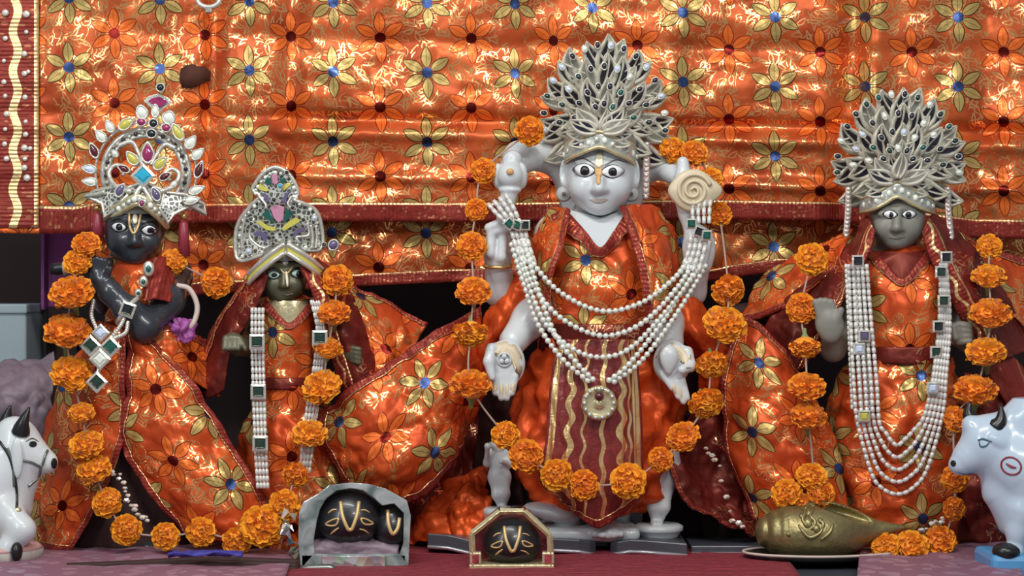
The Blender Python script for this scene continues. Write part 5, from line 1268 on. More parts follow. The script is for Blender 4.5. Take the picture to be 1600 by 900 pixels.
for pts_, mt in (([(445, 388, -.072), (425, 402, -.072), (404, 420, -.062), (388, 436, -.045)], 'silver'), ([(449, 388, -.072), (468, 400, -.072), (488, 414, -.060), (504, 428, -.040)], 'silver')):
    Pp = pxspline(pts_, 24); bd = strip('brow_band', [p + Vector((0, 0, .0055)) for p in Pp], [p + Vector((0, 0, -.0055)) for p in Pp], M['gem_yellow'], crB, .001)
    for dz in (.007, -.007):
        mb = MB(); mb.tube([p + Vector((0, -.001, dz)) for p in Pp], .0040, 7); mb.build('band_rim', M[mt], bd)
stone(crB, 398, 427, -.048, 7, 7, 0, M['gem_white'])
tag(stone(crB, 521, 383, -.02, 8, 9, 30, M['gem_purple'], name='side_stone'))
# ------------------------------------------------------------------ necklaces
PEARL = None
def pearl_strand(neck, pts, r=.0046):
    global PEARL
    fine = pxspline(pts, 200); L = [0]
    for a, b in zip(fine, fine[1:]): L.append(L[-1] + (b - a).length)
    mb = MB(); mb.tube([fine[k] for k in range(0, 200, 5)] + [fine[-1]], .0012, 5); st = mb.build('strand', M['bugle'], neck)
    n = int(L[-1] / (2.02 * r)); j = 0
    for i in range(n):
        d = (i + .5) * L[-1] / n
        while L[j + 1] < d: j += 1
        q = fine[j].lerp(fine[j + 1], (d - L[j]) / (L[j + 1] - L[j]))
        if PEARL is None:
            mb = MB(); mb.ball((0, 0, 0), .0046, 10, 7); o = mb.build('pearl', M['pearl'], st); PEARL = o.data
        else:
            o = bpy.data.objects.new('pearl', PEARL); COL.objects.link(o); adopt(o, st)
        o.location = q; k = r / .0046 * random.uniform(.94, 1.04); o.scale = (k, k, k)
    return st
def bugle_strand(neck, pts, r=.0030, seg=.009, mat='bugle'):
    """string of tube beads: one tube pinched at every joint"""
    fine = pxspline(pts, 240); L = [0]
    for a, b in zip(fine, fine[1:]): L.append(L[-1] + (b - a).length)
    def at(d):
        d = min(max(d, 0), L[-1]); j = int(np.searchsorted(L, d)) - 1; j = min(max(j, 0), len(L) - 2)
        return fine[j].lerp(fine[j + 1], (d - L[j]) / max(L[j + 1] - L[j], 1e-9))
    n = max(2, int(L[-1] / seg)); P_ = []; Rr = []
    for i in range(n):
        for f, k in ((.04, .35), (.12, 1), (.5, 1.06), (.88, 1), (.96, .35)):
            P_.append(at((i + f) * L[-1] / n)); Rr.append(r * k)
    mb = MB(); mb.tube(P_, Rr, 7); return mb.build('strand', M[mat], neck)
NC = thing('pearl_necklace', 'white pearl necklace of several strands across the marble statue', 'necklace', P(938, 600, -.13))
for pts_ in ([(814, 372, -.070), (838, 418, -.098), (880, 460, -.112), (940, 486, -.116), (1000, 474, -.114), (1050, 438, -.100), (1080, 402, -.074)],
             [(808, 374, -.070), (830, 440, -.100), (868, 490, -.116), (920, 520, -.124), (962, 523, -.124), (1010, 500, -.118), (1056, 452, -.102), (1086, 408, -.076)],
             [(803, 376, -.070), (824, 440, -.096), (852, 505, -.112), (895, 545, -.124), (940, 558, -.127), (990, 540, -.122), (1060, 462, -.100), (1092, 412, -.076)],
             [(818, 372, -.072), (834, 432, -.103), (866, 520, -.117), (900, 566, -.130), (930, 596, -.134)],
             [(798, 378, -.070), (818, 442, -.092), (840, 505, -.104), (876, 558, -.124), (922, 598, -.132)],
             [(948, 597, -.134), (980, 572, -.130), (1030, 510, -.112), (1072, 446, -.092), (1098, 414, -.076)],
             [(956, 599, -.132), (1000, 566, -.124), (1045, 508, -.106), (1082, 450, -.086), (1104, 412, -.074)]):
    pearl_strand(NC, pts_)
for k in range(4):
    bugle_strand(NC, [(762 + k * 9, 318 - k * 5, -.050), (778 + k * 8, 336 - k * 4, -.066), (796 + k * 6, 352, -.070)], .0036, .011)
    bugle_strand(NC, [(1084 + k * 8, 350, -.062), (1082 + k * 9, 332 - k * 3, -.055), (1084 + k * 9, 312, -.048)], .0032, .012)
    bugle_strand(NC, [(799 + k * 7, 360, -.070), (806 + k * 7, 385, -.078), (818 + k * 6, 412, -.088)], .0036, .012)
    bugle_strand(NC, [(1080 + k * 8, 368, -.070), (1076 + k * 8, 392, -.076), (1064 + k * 9, 425, -.086)], .0036, .012)
for (px, py) in ((796, 350), (808, 352), (820, 352), (1080, 350), (1092, 362), (1104, 368)):
    square_gem('clasp', px, py, -.076, 8, M[random.choice(['gem_green', 'gem_dark', 'gem_yellow', 'gem_black'])], NC, random.choice([0, 20, 45]))
mb = MB(); mb.lathe([(.001, -.009), (.007, -.008), (.008, -.003), (.013, -.007), (.018, -.005), (.021, -.008), (.0255, -.005), (.0265, .002), (.022, .004)], P(936, 630, -.134), 28, 'Y'); pd = mb.build('pendant', M['gold_pale'], NC)
pd['label'] = 'round gilt pendant with dark centre'
mb = MB(); mb.lathe([(.0005, -.0135), (.006, -.012), (.0075, -.006)], P(936, 619, -.134), 16, 'Y'); mb.build('pendant_stone', M['gem_maroon'], pd)
for k in range(14):
    t = 2 * math.pi * k / 14; mb = MB(); mb.ball(P(936 + 23 * math.cos(t), 630 + 23 * math.sin(t), -.142), .0034, 8, 5); mb.build('pendant_bead', M['silver_fine'], pd)

ND = thing('bead_necklace', 'long white tube-bead necklace on the grey statue at the right', 'necklace', P(1400, 770, -.12))
Lx0 = [1326, 1333, 1340, 1347, 1354]; 
for k in range(5):
    b = 772 - 19 * k
    bugle_strand(ND, [(Lx0[k], 412, -.066), (1329 + 8 * k, 500, -.086), (1334 + 9 * k, 600, -.108), (1340 + 8.5 * k, 660, -.112), (1362 + 5.5 * k, b - 32 + 3 * k, -.114), (1380 + 3 * k, b - 8, -.116), (1402, b, -.117), (1424 - 3 * k, b - 8, -.116), (1448 - 5.5 * k, b - 38 + 4 * k, -.114), (1472 - 7 * k, 650, -.112), (1478 - 5 * k, 590, -.106), (1484 - 4 * k, 500, -.086), (1478 - 2 * k, 410, -.066)], .0033, .010)
for k in range(3):
    bugle_strand(ND, [(1322 + k * 12, 412, -.063), (1326 + 13 * k, 500, -.083), (1332 + 14 * k, 640, -.106)], .0030, .008, 'pearl')
for (px, py, m) in ((1340, 408, 'gem_dark'), (1350, 525, 'gem_purple'), (1342, 545, 'gem_ice'), (1478, 402, 'gem_dark'), (1470, 425, 'gem_deepgreen'), (1474, 470, 'gem_deepgreen'), (1466, 510, 'gem_black'), (1462, 550, 'gem_deepgreen'), (1457, 606, 'gem_ice'), (1350, 650, 'gem_yellow')):
    square_gem('spacer', px, py, -.098 if py < 560 else -.118, 9, M[m], ND, 0)

NB = thing('bead_necklace', 'long white bead strands with green spacers on the small bronze statue', 'necklace', P(406, 768, -.10))
for k in range(4):
    bugle_strand(NB, [(394 + 5.6 * k, 480, -.062), (394 + 5.6 * k, 540, -.074), (396 + 5.6 * k, 620, -.090), (399 + 5.4 * k, 700, -.104), (403 + 5.2 * k, 764, -.110)], .0027, .010)
    bugle_strand(NB, [(486 + 4.0 * k, 468, -.062), (496 + 3.5 * k, 520, -.072), (488 + 4.6 * k, 590, -.078), (478 + 5.4 * k, 650, -.090), (468 + 5 * k, 740, -.100)], .0027, .010)
for (px, py) in ((402, 534), (404, 612), (407, 693), (500, 528)):
    square_gem('spacer', px, py, -.096 if py < 640 else -.116, 11.5, M['gem_deepgreen'], NB, 0)

# ------------------------------------------------------------------ marigold garlands
def marigold_mesh(seed, N=120):
    rnd = random.Random(seed); mb = MB(); ga = math.pi * (3 - math.sqrt(5))
    for k in range(N):
        u = (k + .5) / N; ph = math.acos(1 - 1.42 * u); th = k * ga + rnd.uniform(-.2, .2)
        d = Vector((math.sin(ph) * math.cos(th), math.sin(ph) * math.sin(th), math.cos(ph)))
        up = Vector((0, 0, 1)); t = up.cross(d)
        t = t.normalized() if t.length > .05 else Vector((1, 0, 0))
        b = d.cross(t).normalized(); tw = rnd.uniform(-.9, .9)
        t, b = t * math.cos(tw) + b * math.sin(tw), b * math.cos(tw) - t * math.sin(tw)
        R1 = rnd.uniform(.90, 1.08); w = rnd.uniform(.17, .26); V = []; F = []
        for i in range(3):
            s = .45 + (R1 - .45) * i / 2; wd = w * (.55, .9, 1.0)[i]
            for j in range(4):
                x = (j / 3 - .5) * 2; wav = .09 * math.sin(j * 2.4 + k) * i / 2
                V.append(d * s + t * (x * wd) + b * (wav + .16 * (i / 2) ** 2) - d * (.10 * x * x * i / 2))
        for i in range(2):
            for j in range(3): a = i * 4 + j; F.append((a, a + 1, a + 5, a + 4))
        V = [Vector((v.x, v.y, v.z * .74)) for v in V]
        mb.add(V, F)
    mb.ball((0, 0, -.02), (.78, .78, .58), 14, 9)
    return mb
MG = []
for sd in (1, 2, 3, 4):
    o_ = marigold_mesh(sd).build('marigold', M['marigold'] if sd < 3 else M['marigold_deep']); MG.append(o_.data); bpy.data.objects.remove(o_)
mb = MB(); mb.lathe([(.05, -1.15), (.10, -1.10), (.13, -.8), (.24, -.62), (.30, -.40), (.34, -.2)], (0, 0, 0), 10); o_ = mb.build('calyx', M['calyx']); CALYX = o_.data; bpy.data.objects.remove(o_)
def garland(label, fl, thread=None, extra_thread=(), grp='marigold garlands'):
    """fl: (px, py, width px, y, pitch, roll) - pitch 0 looks along the string (up), 90 faces the camera, 180 hangs head down"""
    g = thing('marigold_garland', label, 'garland', P(fl[0][0], fl[0][1], fl[0][3]), grp)
    for run in ([thread] if thread else [[(f[0], f[1], f[3]) for f in fl]]) + list(extra_thread):
        mb = MB(); mb.tube(pxspline(run, 8 * len(run)), .0016, 6); mb.build('thread', M['thread'], g)
    rnd = random.Random(len(label))
    for k, (px, py, w, y, pitch, roll) in enumerate(fl):
        o = bpy.data.objects.new('marigold', MG[rnd.randrange(4)]); COL.objects.link(o); adopt(o, g)
        o.location = P(px, py, y); r = w / 2000 * 1.02
        o.rotation_euler = (Matrix.Rotation(R(roll), 3, 'Y') @ Matrix.Rotation(R(pitch), 3, 'X') @ Matrix.Rotation(rnd.uniform(0, 6), 3, 'Z')).to_euler()
        o.scale = (r, r, r)
        c = bpy.data.objects.new('calyx', CALYX); COL.objects.link(c); c.parent = o
    return g
garland('marigold garland down the left side of the dark flute player', [
    (135, 383, 44, -.10, 50, 0), (121, 410, 42, -.105, 60, 0), (112, 459, 66, -.125, 28, -8), (105, 520, 70, -.12, 24, 8), (112, 586, 62, -.115, 40, 25), (128, 646, 40, -.118, 30, 0), (136, 696, 52, -.12, 40, -10), (147, 735, 52, -.122, 35, -15),
    (168, 786, 46, -.125, 60, -40), (198, 828, 46, -.14, 80, -60), (259, 838, 42, -.15, 80, -70), (314, 832, 44, -.155, 70, 60), (370, 846, 44, -.155, 70, 160)])
garland('marigolds on the right shoulder of the dark flute player', [(272, 408, 40, -.035, 50, 30), (338, 442, 48, -.015, 70, 60)])
garland('marigold garland down the right side of the small bronze statue', [
    (527, 438, 48, -.055, 70, 0), (522, 491, 52, -.075, 25, 0), (512, 546, 46, -.085, 8, 10), (503, 606, 60, -.09, 40, -20), (484, 679, 52, -.105, 30, 5), (462, 742, 40, -.12, 110, 30), (444, 790, 48, -.14, 70, 40), (410, 822, 64, -.155, 60, 20)])
garland('marigold garland around the white marble statue', [
    (828, 205, 46, -.035, 85, 0), (756, 267, 40, -.03, 70, 20), (744, 328, 36, -.045, 70, -10), (737, 385, 46, -.06, 60, 0), (740, 457, 54, -.085, 35, 0), (735, 520, 54, -.10, 150, 0), (736, 603, 62, -.12, 15, 0), (790, 681, 44, -.125, 60, 50), (821, 713, 54, -.13, 55, 35),
    (870, 742, 48, -.145, 80, -60), (912, 758, 46, -.148, 75, -40), (982, 752, 54, -.148, 65, -30), (1032, 718, 38, -.14, 75, 20), (1068, 684, 52, -.125, 40, -30), (1103, 629, 52, -.118, 50, 160), (1113, 568, 50, -.11, 40, 175), (1132, 508, 66, -.105, 40, 10), (1138, 453, 50, -.09, 60, 150),
    (1124, 335, 40, -.02, 70, 0), (1110, 280, 38, -.0, 70, 30), (1084, 240, 44, .0, 60, 0), (1052, 236, 44, .01, 60, 40)],
    [(828, 205, -.03), (756, 267, -.03), (744, 328, -.045), (737, 385, -.06), (740, 457, -.085), (735, 520, -.10), (736, 603, -.12), (790, 681, -.125), (821, 713, -.13), (870, 742, -.145), (912, 758, -.148), (982, 752, -.148), (1032, 718, -.14), (1068, 684, -.125), (1103, 629, -.118), (1113, 568, -.11), (1132, 508, -.105), (1138, 453, -.09), (1124, 335, -.02), (1110, 280, 0), (1084, 240, 0), (1052, 236, .01)])
garland('marigold garland down the left side of the grey statue', [
    (1268, 405, 50, -.05, 70, 0), (1252, 482, 48, -.07, 70, 0), (1258, 541, 48, -.09, 170, 0), (1261, 606, 56, -.115, 25, 0), (1263, 652, 54, -.12, 20, 0), (1268, 745, 46, -.12, 50, 0), (1230, 772, 46, -.125, 60, -40), (1282, 772, 44, -.125, 60, 60), (1252, 790, 36, -.128, 100, 0)])
garland('marigold garland down the right side of the grey statue', [
    (1546, 385, 40, -.035, 60, 0), (1545, 434, 52, -.07, 20, 0), (1548, 492, 62, -.09, 25, 0), (1540, 552, 60, -.10, 20, -10), (1524, 612, 66, -.105, 15, 0), (1492, 655, 40, -.11, 60, 40), (1492, 748, 40, -.12, 70, -40), (1490, 795, 36, -.13, 70, 60), (1470, 845, 46, -.135, 65, 30), (1425, 856, 52, -.14, 60, 0), (1385, 855, 44, -.14, 60, -30)])
# ------------------------------------------------------------------ sacred stones and their holders
def face_marks(st, cx, cy, s):
    bv = bvh_of(st)
    f = lambda L: [(cx + a * s, cy + b * s) for a, b in L]
    line_on('painted_mark', bv, f([(-14, -22), (-11, 0), (-3, 20), (1, 22), (5, 19), (12, -2), (15, -22)]), M['tilak_gold'], st, .0030 * s, 26, .0002, False)
    line_on('painted_eye', bv, f([(-17, 4), (-26, 6), (-38, 13), (-28, 16), (-20, 13), (-17, 4)]), M['tilak_gold'], st, .0015 * s, 20, .0002, False)
    line_on('painted_eye', bv, f([(18, 4), (26, 5), (38, 12), (28, 14), (21, 11), (18, 4)]), M['tilak_gold'], st, .0015 * s, 20, .0002, False)
    line_on('painted_brow', bv, f([(-34, -4), (-27, -9), (-20, -10)]), M['tilak_gold'], st, .0018 * s, 10); line_on('painted_brow', bv, f([(18, -9), (25, -9), (32, -5)]), M['tilak_gold'], st, .0014 * s, 10)
    line_on('painted_line', bv, f([(-30, 29), (-24, 24), (-17, 19)]), M['tilak_gold'], st, .0018 * s, 10); line_on('painted_line', bv, f([(16, 21), (24, 23), (31, 28)]), M['tilak_gold'], st, .0013 * s, 10)
def black_stone(label, px, py, y, rx, ry, s, marks=True, group='black sacred stones'):
    th = thing('sacred_stone', label, 'stone', P(px, py + ry, y), group)
    S = Solid(tuple(P(px - rx - 12, py + ry + 12, y) + Vector((0, -.06, 0))), tuple(P(px + rx + 12, py - ry - 12, y) + Vector((0, .06, 0))), .0016)
    k = (DIST + y) / DIST / 1000
    S.ell(P(px, py, y), (rx * k, .036 * s, ry * k), .01); S.ell(P(px, py + ry * .35, y), (rx * k * .98, .037 * s, ry * k * .62), .02)
    o = put('stone_body', S.mesh('stone_body'), M['stone_black'], th)
    if marks: face_marks(o, px, py, s)
    return th
yc = ydepth(892)     # crystal block
CB = thing('crystal_holder', 'clear cut-crystal block framing a black stone', 'holder', P(554, 892, yc))
outl = [(470, 891), (466, 845), (467, 802), (474, 784), (496, 772), (514, 758), (548, 754), (575, 756), (602, 763), (618, 772), (636, 782), (642, 806), (640, 850), (638, 890)]
inn = [(492, 866), (490, 846), (495, 815), (500, 796), (510, 779), (526, 767), (548, 763), (567, 766), (585, 779), (597, 790), (616, 787), (631, 802), (630, 850), (624, 866)]
fan_plate('back_block', outl, yc + .055, .018, M['crystal_frost'], CB, 0, 0, .003)
n = len(outl); V = [P(a, b, yc) for a, b in outl] + [P(a, b, yc) for a, b in inn] + [P(a, b, yc + .055) for a, b in outl] + [P(a, b, yc + .055) for a, b in inn]
F = []
for k in range(n - 1): F += [(k, k + 1, n + k + 1, n + k), (2 * n + k, 3 * n + k, 3 * n + k + 1, 2 * n + k + 1), (k, 2 * n + k, 2 * n + k + 1, k + 1), (n + k, n + k + 1, 3 * n + k + 1, 3 * n + k)]
F += [(0, n, 3 * n, 2 * n), (n - 1, 3 * n - 1, 4 * n - 1, 2 * n - 1)]
MBf(V, F).build('rim', M['crystal_frost'], CB, False, .002)
a, b = P(470, 891, yc), P(638, 866, yc + .055); mb = MB(); mb.box((a.x, yc, a.z), (b.x, yc + .055, P(0, 866, yc).z)); mb.build('base_block', M['crystal_frost'], CB, False, .002)
a, b = P(503, 888, yc), P(602, 868, yc); mb = MB(); mb.box((a.x, yc - .004, a.z), (b.x, yc - .0005, b.z)); mb.build('mosaic_plate', M['foil_mosaic'], CB, False, .001)
cu, _ = cloth('stone_cushion', [[(482, 848, yc + .045), (520, 846, yc + .045), (560, 844, yc + .045), (622, 850, yc + .045)], [(480, 846, yc + .025), (520, 842, yc + .02), (560, 842, yc + .02), (624, 850, yc + .025)], [(482, 858, yc + .008), (530, 852, yc + .006), (570, 852, yc + .006), (622, 860, yc + .008)], [(486, 866, yc + .006), (530, 866, yc + .005), (570, 866, yc + .005), (622, 866, yc + .006)]], M['brocade_mauve'], None, 30, 20, .004, 30, 71)
tag(cu, 'grey-mauve cloth pad under the black stone in the crystal block', 'cloth')
black_stone('round black stone with gold V mark inside the crystal block', 546, 806, yc + .028, 47, 40, .98)
st2 = black_stone('refracted image of the black stone, built as a small second stone in the crystal block', 612, 818, yc + .030, 23, 32, .70, False)  # added stone shape, stands in for the first stone's refracted image
b2 = [c for c in st2.children][0]; bv = bvh_of(b2); line_on('painted_mark', bv, [(606, 798), (607, 818), (613, 834), (621, 826), (624, 810)], M['tilak_gold'], b2, .0030, 20, .0002, False)
for (px, py, r, m) in ((482, 795, 9, 'gem_deepgreen'), (500, 832, 16, 'brow_brown')):
    mb = MB(); mb.ball(P(px, py, yc + .05), (r / 1000, .004, r / 1100), 12, 8); mb.build('facet', M[m], CB)

yg = ydepth(895)     # gold-edged box
GB = thing('gold_edged_box', 'small gold-edged glass box holding a black stone before the marble statue', 'box', P(800, 895, yg))
fr = [(739, 884), (737, 834), (781, 799), (819, 799), (859, 836), (861, 884)]
for k in range(len(fr) - 1):
    mb = MB(); a, b = P(*fr[k], yg + .004), P(*fr[k + 1], yg + .004); mb.tube([a, a.lerp(b, .5), b], .0050, 4); mb.build('frame_bar', M['gold_pale'], GB, False, .001)
    mb = MB(); a, b = P(*fr[k], yg + .062), P(*fr[k + 1], yg + .062); mb.tube([a, b], .0036, 4); mb.build('frame_bar', M['gold'], GB, False, .001)
fan_plate('back_panel', [(741, 884), (740, 836), (783, 803), (817, 803), (857, 838), (859, 884)], yg + .060, .003, M['carpet_red'], GB)
for k in range(len(fr) - 1):
    a, b = P(*fr[k], yg + .006), P(*fr[k + 1], yg + .006); d = Vector((0, .054, 0)); mb = MB(); mb.add([a, b, b + d, a + d, a * 1.0 + Vector((0, 0, .002)), b + Vector((0, 0, .002)), b + d + Vector((0, 0, .002)), a + d + Vector((0, 0, .002))], [(0, 1, 2, 3), (4, 7, 6, 5), (0, 4, 5, 1), (1, 5, 6, 2), (2, 6, 7, 3), (3, 7, 4, 0)]); mb.build('glass_pane', M['crystal'], GB, False)
mb = MB(); mb.box(P(733, 895, yg), P(866, 882, yg) + Vector((0, .066, 0))); mb.build('base', M['gold_pale'], GB, False, .002)
for x0, x1 in ((734, 752), (847, 866)):
    mb = MB(); mb.box(P(x0, 882, yg), P(x1, 863, yg) + Vector((0, .018, 0))); po = mb.build('corner_post', M['gold_pale'], GB, False, .002)
    mb = MB(); mb.box(P(x0 + 4, 880, yg - .001), P(x1 - 4, 867, yg - .001) + Vector((0, .0008, 0))); mb.build('inset', M['carpet_red'], po, False)
black_stone('oval black stone with gold V mark inside the gold-edged box', 800, 842, yg + .034, 41, 36, .86)

# ------------------------------------------------------------------ brass conch on a dark tray
yk = -.125
CO = thing('brass_conch', 'engraved brass conch shell lying at the front right', 'conch', P(1285, 876, yk))
S = Solid(tuple(P(1165, 895, yk) + Vector((0, -.09, 0))), tuple(P(1440, 765, yk) + Vector((0, .09, 0))), .002)
S.ell(P(1272, 832, yk), (.066, .056, .046), .02); S.ell(P(1232, 833, yk), (.030, .050, .043), .010); S.ell(P(1212, 832, yk), (.020, .040, .034), .003); S.ell(P(1194, 831, yk), (.013, .026, .023), .003)
S.cap(P(1300, 834, yk), P(1412, 824, yk), .036, .0035, .02)
S.ell(P(1312, 806, yk), (.050, .030, .016), .012, (0, 17, 0)); S.ell(P(1318, 802, yk - .016), (.044, .018, .0085), .004, (0, 17, 0), True)
for px, r in ((1206, .040), (1222, .046)):
    for k in range(40):
        t = 2 * math.pi * k / 40
        q = P(px, 832, yk) + Vector((0, r * 1.10 * math.cos(t), r * math.sin(t))); S.ell(q, .0036, .003, sub=True)
cb_ = put('shell', S.mesh('shell'), M['brass'], CO); bv = bvh_of(cb_)
rel = [[(1250, 792), (1258, 800), (1254, 812), (1262, 824)], [(1272, 794), (1266, 806), (1274, 816), (1268, 828)], [(1248, 820), (1256, 832), (1266, 840), (1280, 834), (1286, 824)], [(1278, 812), (1286, 818), (1284, 828)], [(1258, 796), (1264, 788), (1272, 792)], [(1302, 818), (1296, 832), (1282, 844)], [(1230, 832), (1234, 838)]]
for L in rel: line_on('relief', bv, L, M['brass'], cb_, .0032, 14, .0004)
for (a, b, r) in ((1264, 800, 6), (1262, 816, 8), (1276, 826, 6), (1252, 806, 4), (1282, 814, 4)): decal('relief', bv, oval(a, b, r, r * 1.2, 12), M['brass'], cb_, .0006, .003)
mb = MB(); tr = []
n = 36; outer = []
for k in range(n):
    t = 2 * math.pi * k / n; outer.append((1270 + 108 * math.cos(t) * (1.12 if math.cos(t) > .8 else 1), .055 * math.sin(t)))
V = []
for dz, s in ((.0, .8), (.004, 1.0), (.010, 1.02), (.007, .9)):
    for a, d in outer: V.append(Vector((P(1270 + (a - 1270) * s, 870, yk).x, yk - .01 + d * s, FLOOR + .006 + dz)))
F = [(i * n + k, i * n + (k + 1) % n, (i + 1) * n + (k + 1) % n, (i + 1) * n + k) for i in range(3) for k in range(n)] + [tuple(range(n)), tuple(3 * n + k for k in range(n))]
TR = thing('conch_tray', 'low dark tray with pale rim under the brass conch', 'tray', P(1270, 878, yk))
MBf(V, F).build('dish', M['horn_black'], TR)
mb = MB(); mb.tube([Vector((P(1270 + (a - 1270) * 1.02, 870, yk).x, yk - .01 + d * 1.02, FLOOR + .0165)) for a, d in outer], .0022, 6, closed=True); mb.build('rim', M['ribbon_cream'], TR)
mb = MB(); mb.tube(pxspline([(1370, 876, yk - .03), (1385, 874, yk - .04), (1400, 886, yk - .05)], 14), [.006 - .004 * k / 13 for k in range(14)], 8); mb.build('curled_tip', M['horn_black'], TR)

# ------------------------------------------------------------------ cattle figurines
yw = -.25
CW = thing('cow_figurine', 'glossy bluish-white cow figurine on blue base at the right edge', 'figurine', P(1590, 900, yw), 'cattle figurines')
S = Solid(tuple(P(1470, 915, yw) + Vector((0, -.10, 0))), tuple(P(1790, 620, yw) + Vector((0, .12, 0))), .0022)
q = lambda a, b, d=0: P(a, b, yw + d)
S.ell(q(1538, 690), (.030, .030, .034), .012); S.chain([(1535, 695, yw), (1512, 716, yw), (1500, 726, yw)], [.030, .021, .0135], .012); S.ell(q(1496, 728), (.012, .013, .011), .006)
S.ell(q(1517, 664, .0), (.013, .016, .014), .008); S.ell(q(1548, 672), (.026, .026, .022), .012)
S.chain([(1556, 700, yw), (1590, 725, yw), (1640, 745, yw)], [.036, .046, .062], .02); S.ell(q(1660, 745), (.085, .055, .07), .03)
S.chain([(1548, 735, yw), (1560, 770, yw), (1590, 800, yw)], [.010, .018, .035], .02); S.ell(q(1610, 790), (.045, .045, .05), .02)
for d in (-.025, .025): S.chain([(1600, 800, yw + d), (1590, 832, yw + d), (1586, 856, yw + d)], [.022, .013, .011], .012); S.ell(q(1580, 862, d - .004), (.018, .014, .011), .006)
S.ell(q(1625, 650), (.05, .04, .04), .03)
for d in (-.03, .03): S.chain([(1720, 790, yw + d), (1722, 840, yw + d), (1720, 876, yw + d)], [.03, .016, .013], .012)
for d in (-.036, .040): S.ell(q(1560, 690, d), (.016, .006, .008), .004, (0, 30, 0))
body = put('body', S.mesh('body'), M['cow_blue_white'], CW); bv = bvh_of(body)
for base, mid, tip in (((1520, 658, yw + .012), (1513, 645, yw + .012), (1516, 628, yw + .010)), ((1556, 668, yw - .02), (1564, 655, yw - .022), (1564, 632, yw - .02))):
    mb = MB(); mb.tube(pxspline([base, mid, tip], 12), [.0125 * (1 - (k / 11.5) ** 1.3) + .0008 for k in range(12)], 12); mb.build('horn', M['horn_black'], CW)
decal('nostril', bv, oval(1490, 724, 4, 4.5), M['horn_black'], body)
line_on('eye_line', bv, [(1528, 688), (1536, 686), (1550, 690)], M['paint_teal'], body, .0016); line_on('eye_line', bv, [(1530, 688), (1532, 697), (1540, 697), (1546, 691)], M['paint_teal'], body, .0013)
line_on('mouth_line', bv, [(1497, 737), (1508, 741), (1522, 738)], M['paint_teal'], body, .0008)
line_on('painted_oval', bv, [p for p in oval(1580, 728, 16, 13, 20, 0, 25)] + [oval(1580, 728, 16, 13, 20, 0, 25)[0]], M['paint_red'], body, .0014, 44, .0003, False)
line_on('painted_oval', bv, [(1572, 724), (1580, 729), (1588, 731)], M['paint_red'], body, .0020)
mb = MB(); mb.box(P(1550, 912, yw - .05), P(1800, 868, yw - .05) + Vector((0, .11, 0))); mb.build('base', M['base_blue'], CW, False, .008)
S = Solid(tuple(P(1540, 915, yw) + Vector((0, -.07, 0))), tuple(P(1640, 850, yw) + Vector((0, .03, 0))), .0025)
mb = MB(); mb.ball(P(1572, 862, yw - .034), (.020, .020, .013), 14, 8); mb.build('hoof', M['horn_black'], CW)

yl = -.17
CL = thing('bull_figurine', 'seated white bull figurine with dark halter at the left edge', 'figurine', P(10, 886, yl), 'cattle figurines')
S = Solid(tuple(P(-170, 900, yl) + Vector((0, -.10, 0))), tuple(P(105, 640, yl) + Vector((0, .12, 0))), .0022)
q = lambda a, b, d=0: P(a, b, yl + d)
S.ell(q(30, 695), (.030, .030, .034), .012); S.ell(q(22, 672), (.024, .026, .020), .012); S.chain([(34, 700, yl), (58, 716, yl), (74, 724, yl)], [.028, .021, .014], .012); S.ell(q(78, 722), (.010, .012, .013), .006)
S.chain([(40, 725, yl), (36, 755, yl), (20, 780, yl)], [.020, .016, .03], .02)
S.chain([(20, 705, yl), (-5, 745, yl), (-30, 790, yl)], [.034, .046, .060], .02); S.ell(q(-60, 800), (.09, .06, .07), .03)
S.chain([(8, 800, yl - .03), (34, 828, yl - .045), (12, 858, yl - .05), (6, 866, yl - .05)], [.026, .018, .014, .012], .012)
S.chain([(-10, 820, yl + .03), (20, 850, yl + .03), (-10, 868, yl + .02)], [.024, .016, .014], .012)
body = put('body', S.mesh('body'), M['cow_white'], CL); bv = bvh_of(body)
for base, mid, tip in (((12, 668, yl + .012), (10, 655, yl + .012), (16, 634, yl + .010)), ((32, 676, yl - .022), (36, 660, yl - .026), (46, 636, yl - .024))):
    mb = MB(); mb.tube(pxspline([base, mid, tip], 12), [.0135 * (1 - (k / 11.5) ** 1.3) + .0008 for k in range(12)], 12); mb.build('horn', M['horn_black'], CL)
mb = MB(); mb.ball(P(26, 716, yl - .036), (.0095, .005, .030), 14, 10); mb.build('ear', M['cow_white'], CL)
decal('eye', bv, oval(51, 694, 6, 4.5), M['horn_black'], body); line_on('eye_line', bv, [(40, 690), (50, 685), (60, 690)], M['brow_brown'], body, .0010)
decal('muzzle', bv, oval(84, 724, 4.5, 8), M['horn_black'], body)
for L in ([(28, 718), (48, 722), (64, 728), (70, 712), (74, 704)], [(64, 728), (60, 745), (44, 760)], [(0, 690), (14, 712), (22, 740), (26, 770), (26, 795)], [(12, 700), (20, 728), (22, 760)]): line_on('halter', bv, L, M['knife_grey'] if L[0][0] else M['horn_black'], body, .0022, 24, .0003, False)
mb = MB(); mb.ball(P(27, 798, yl - .045), .0062, 10, 6); mb.build('bell', M['gold_pale'], CL)
mb = MB(); mb.ball(P(26, 862, yl - .066), (.0085, .012, .014), 14, 8); mb.build('hoof', M['horn_black'], CL)
ce = P(-45, 878, yl - .01); h0 = FLOOR + .008
mb = MB(); mb.lathe([(.096, h0), (.103, h0 + .004), (.105, h0 + .02)], (ce.x, ce.y, 0), 40, 'Z', 1, .75); bs = mb.build('base', M['base_chipped'], CL)
mb = MB(); mb.lathe([(.105, h0 + .02), (.098, h0 + .026), (.06, h0 + .03), (.001, h0 + .03)], (ce.x, ce.y, 0), 40, 'Z', 1, .75); mb.build('base_top', M['paint_pink'], bs)

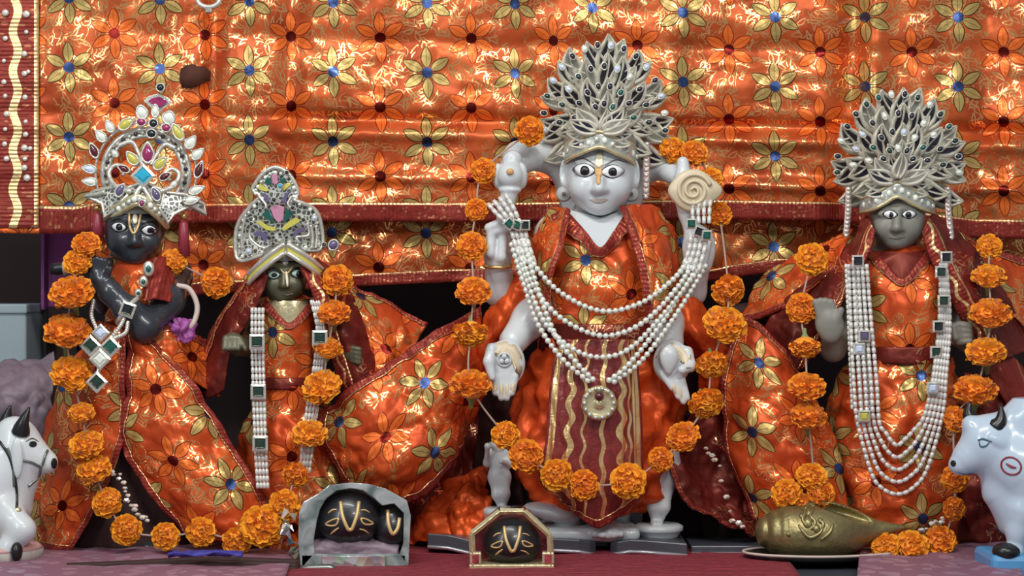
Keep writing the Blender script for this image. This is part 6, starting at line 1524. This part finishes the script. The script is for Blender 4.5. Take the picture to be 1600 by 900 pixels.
# ------------------------------------------------------------------ small things on the platform
yr = ydepth(893)
th = thing('metal_rod', 'thin grey metal rod lying on the cloth before the crystal block', 'rod', P(300, 893, yr))
mb = MB(); mb.tube(pxspline([(300, 893, yr - .01), (400, 892, yr - .012), (470, 891, yr - .014)], 14), .0036, 8); mb.build('shaft', M['knife_grey'], th)
mb = MB(); mb.tube(pxspline([(466, 890, yr - .014), (500, 889, yr - .016), (524, 888, yr - .018)], 10), [.0045, .0062, .0068, .007, .007, .007, .007, .0068, .006, .004], 10); mb.build('handle', M['knife_grey'], th)
rnd = random.Random(4)
th = thing('foil_tassel', 'crumpled silver foil tassel beside the crystal block', 'tassel', P(452, 868, -.16))
for k in range(14):
    a = P(450 + rnd.uniform(-10, 14), 800 + k * 5.2, -.165 + rnd.uniform(-.01, .01)); V = [a + Vector((rnd.uniform(-.012, .012), rnd.uniform(-.008, .008), rnd.uniform(-.010, .010))) for _ in range(4)]
    MBf(V, [(0, 1, 2), (0, 2, 3), (0, 3, 1), (1, 3, 2)]).build('foil_flake', M['foil_mosaic'] if k % 2 else M['silver'], th, False)
# glittering hem tape seen in the gap of the dark statue's robe and along the grey statue's skirt
def glitter(parent, pts, n, sz, seed, yy):
    rnd = random.Random(seed); S_ = spline(pts, n)
    for k, (a, b) in enumerate(S_):
        c = P(a + rnd.uniform(-4, 4), b + rnd.uniform(-3, 3), yy); s = sz / 1000 * rnd.uniform(.6, 1.2)
        V = [c + Vector((s * math.cos(t), rnd.uniform(-.003, .001), s * .7 * math.sin(t))) for t in np.linspace(0, 2 * math.pi, 7)[:-1]]; V.append(c + Vector((0, -.004, 0)))
        V2 = [v + Vector((0, .002, 0)) for v in V[:6]]
        MBf(V + V2, [(6, i, (i + 1) % 6) for i in range(6)] + [(i, 7 + i, 7 + (i + 1) % 6, (i + 1) % 6) for i in range(6)] + [tuple(range(7, 13))]).build('sequin', M['sequin'], parent, False)
glitter(SA, [(178, 735), (190, 752), (200, 778), (212, 800), (232, 812)], 16, 4.6, 1, -.105)
glitter(SD, [(1390, 842), (1420, 834), (1450, 824), (1474, 812)], 16, 4.6, 2, -.112)
glitter(SD, [(1105, 700), (1120, 725), (1142, 805), (1160, 822)], 12, 4.8, 3, -.07)
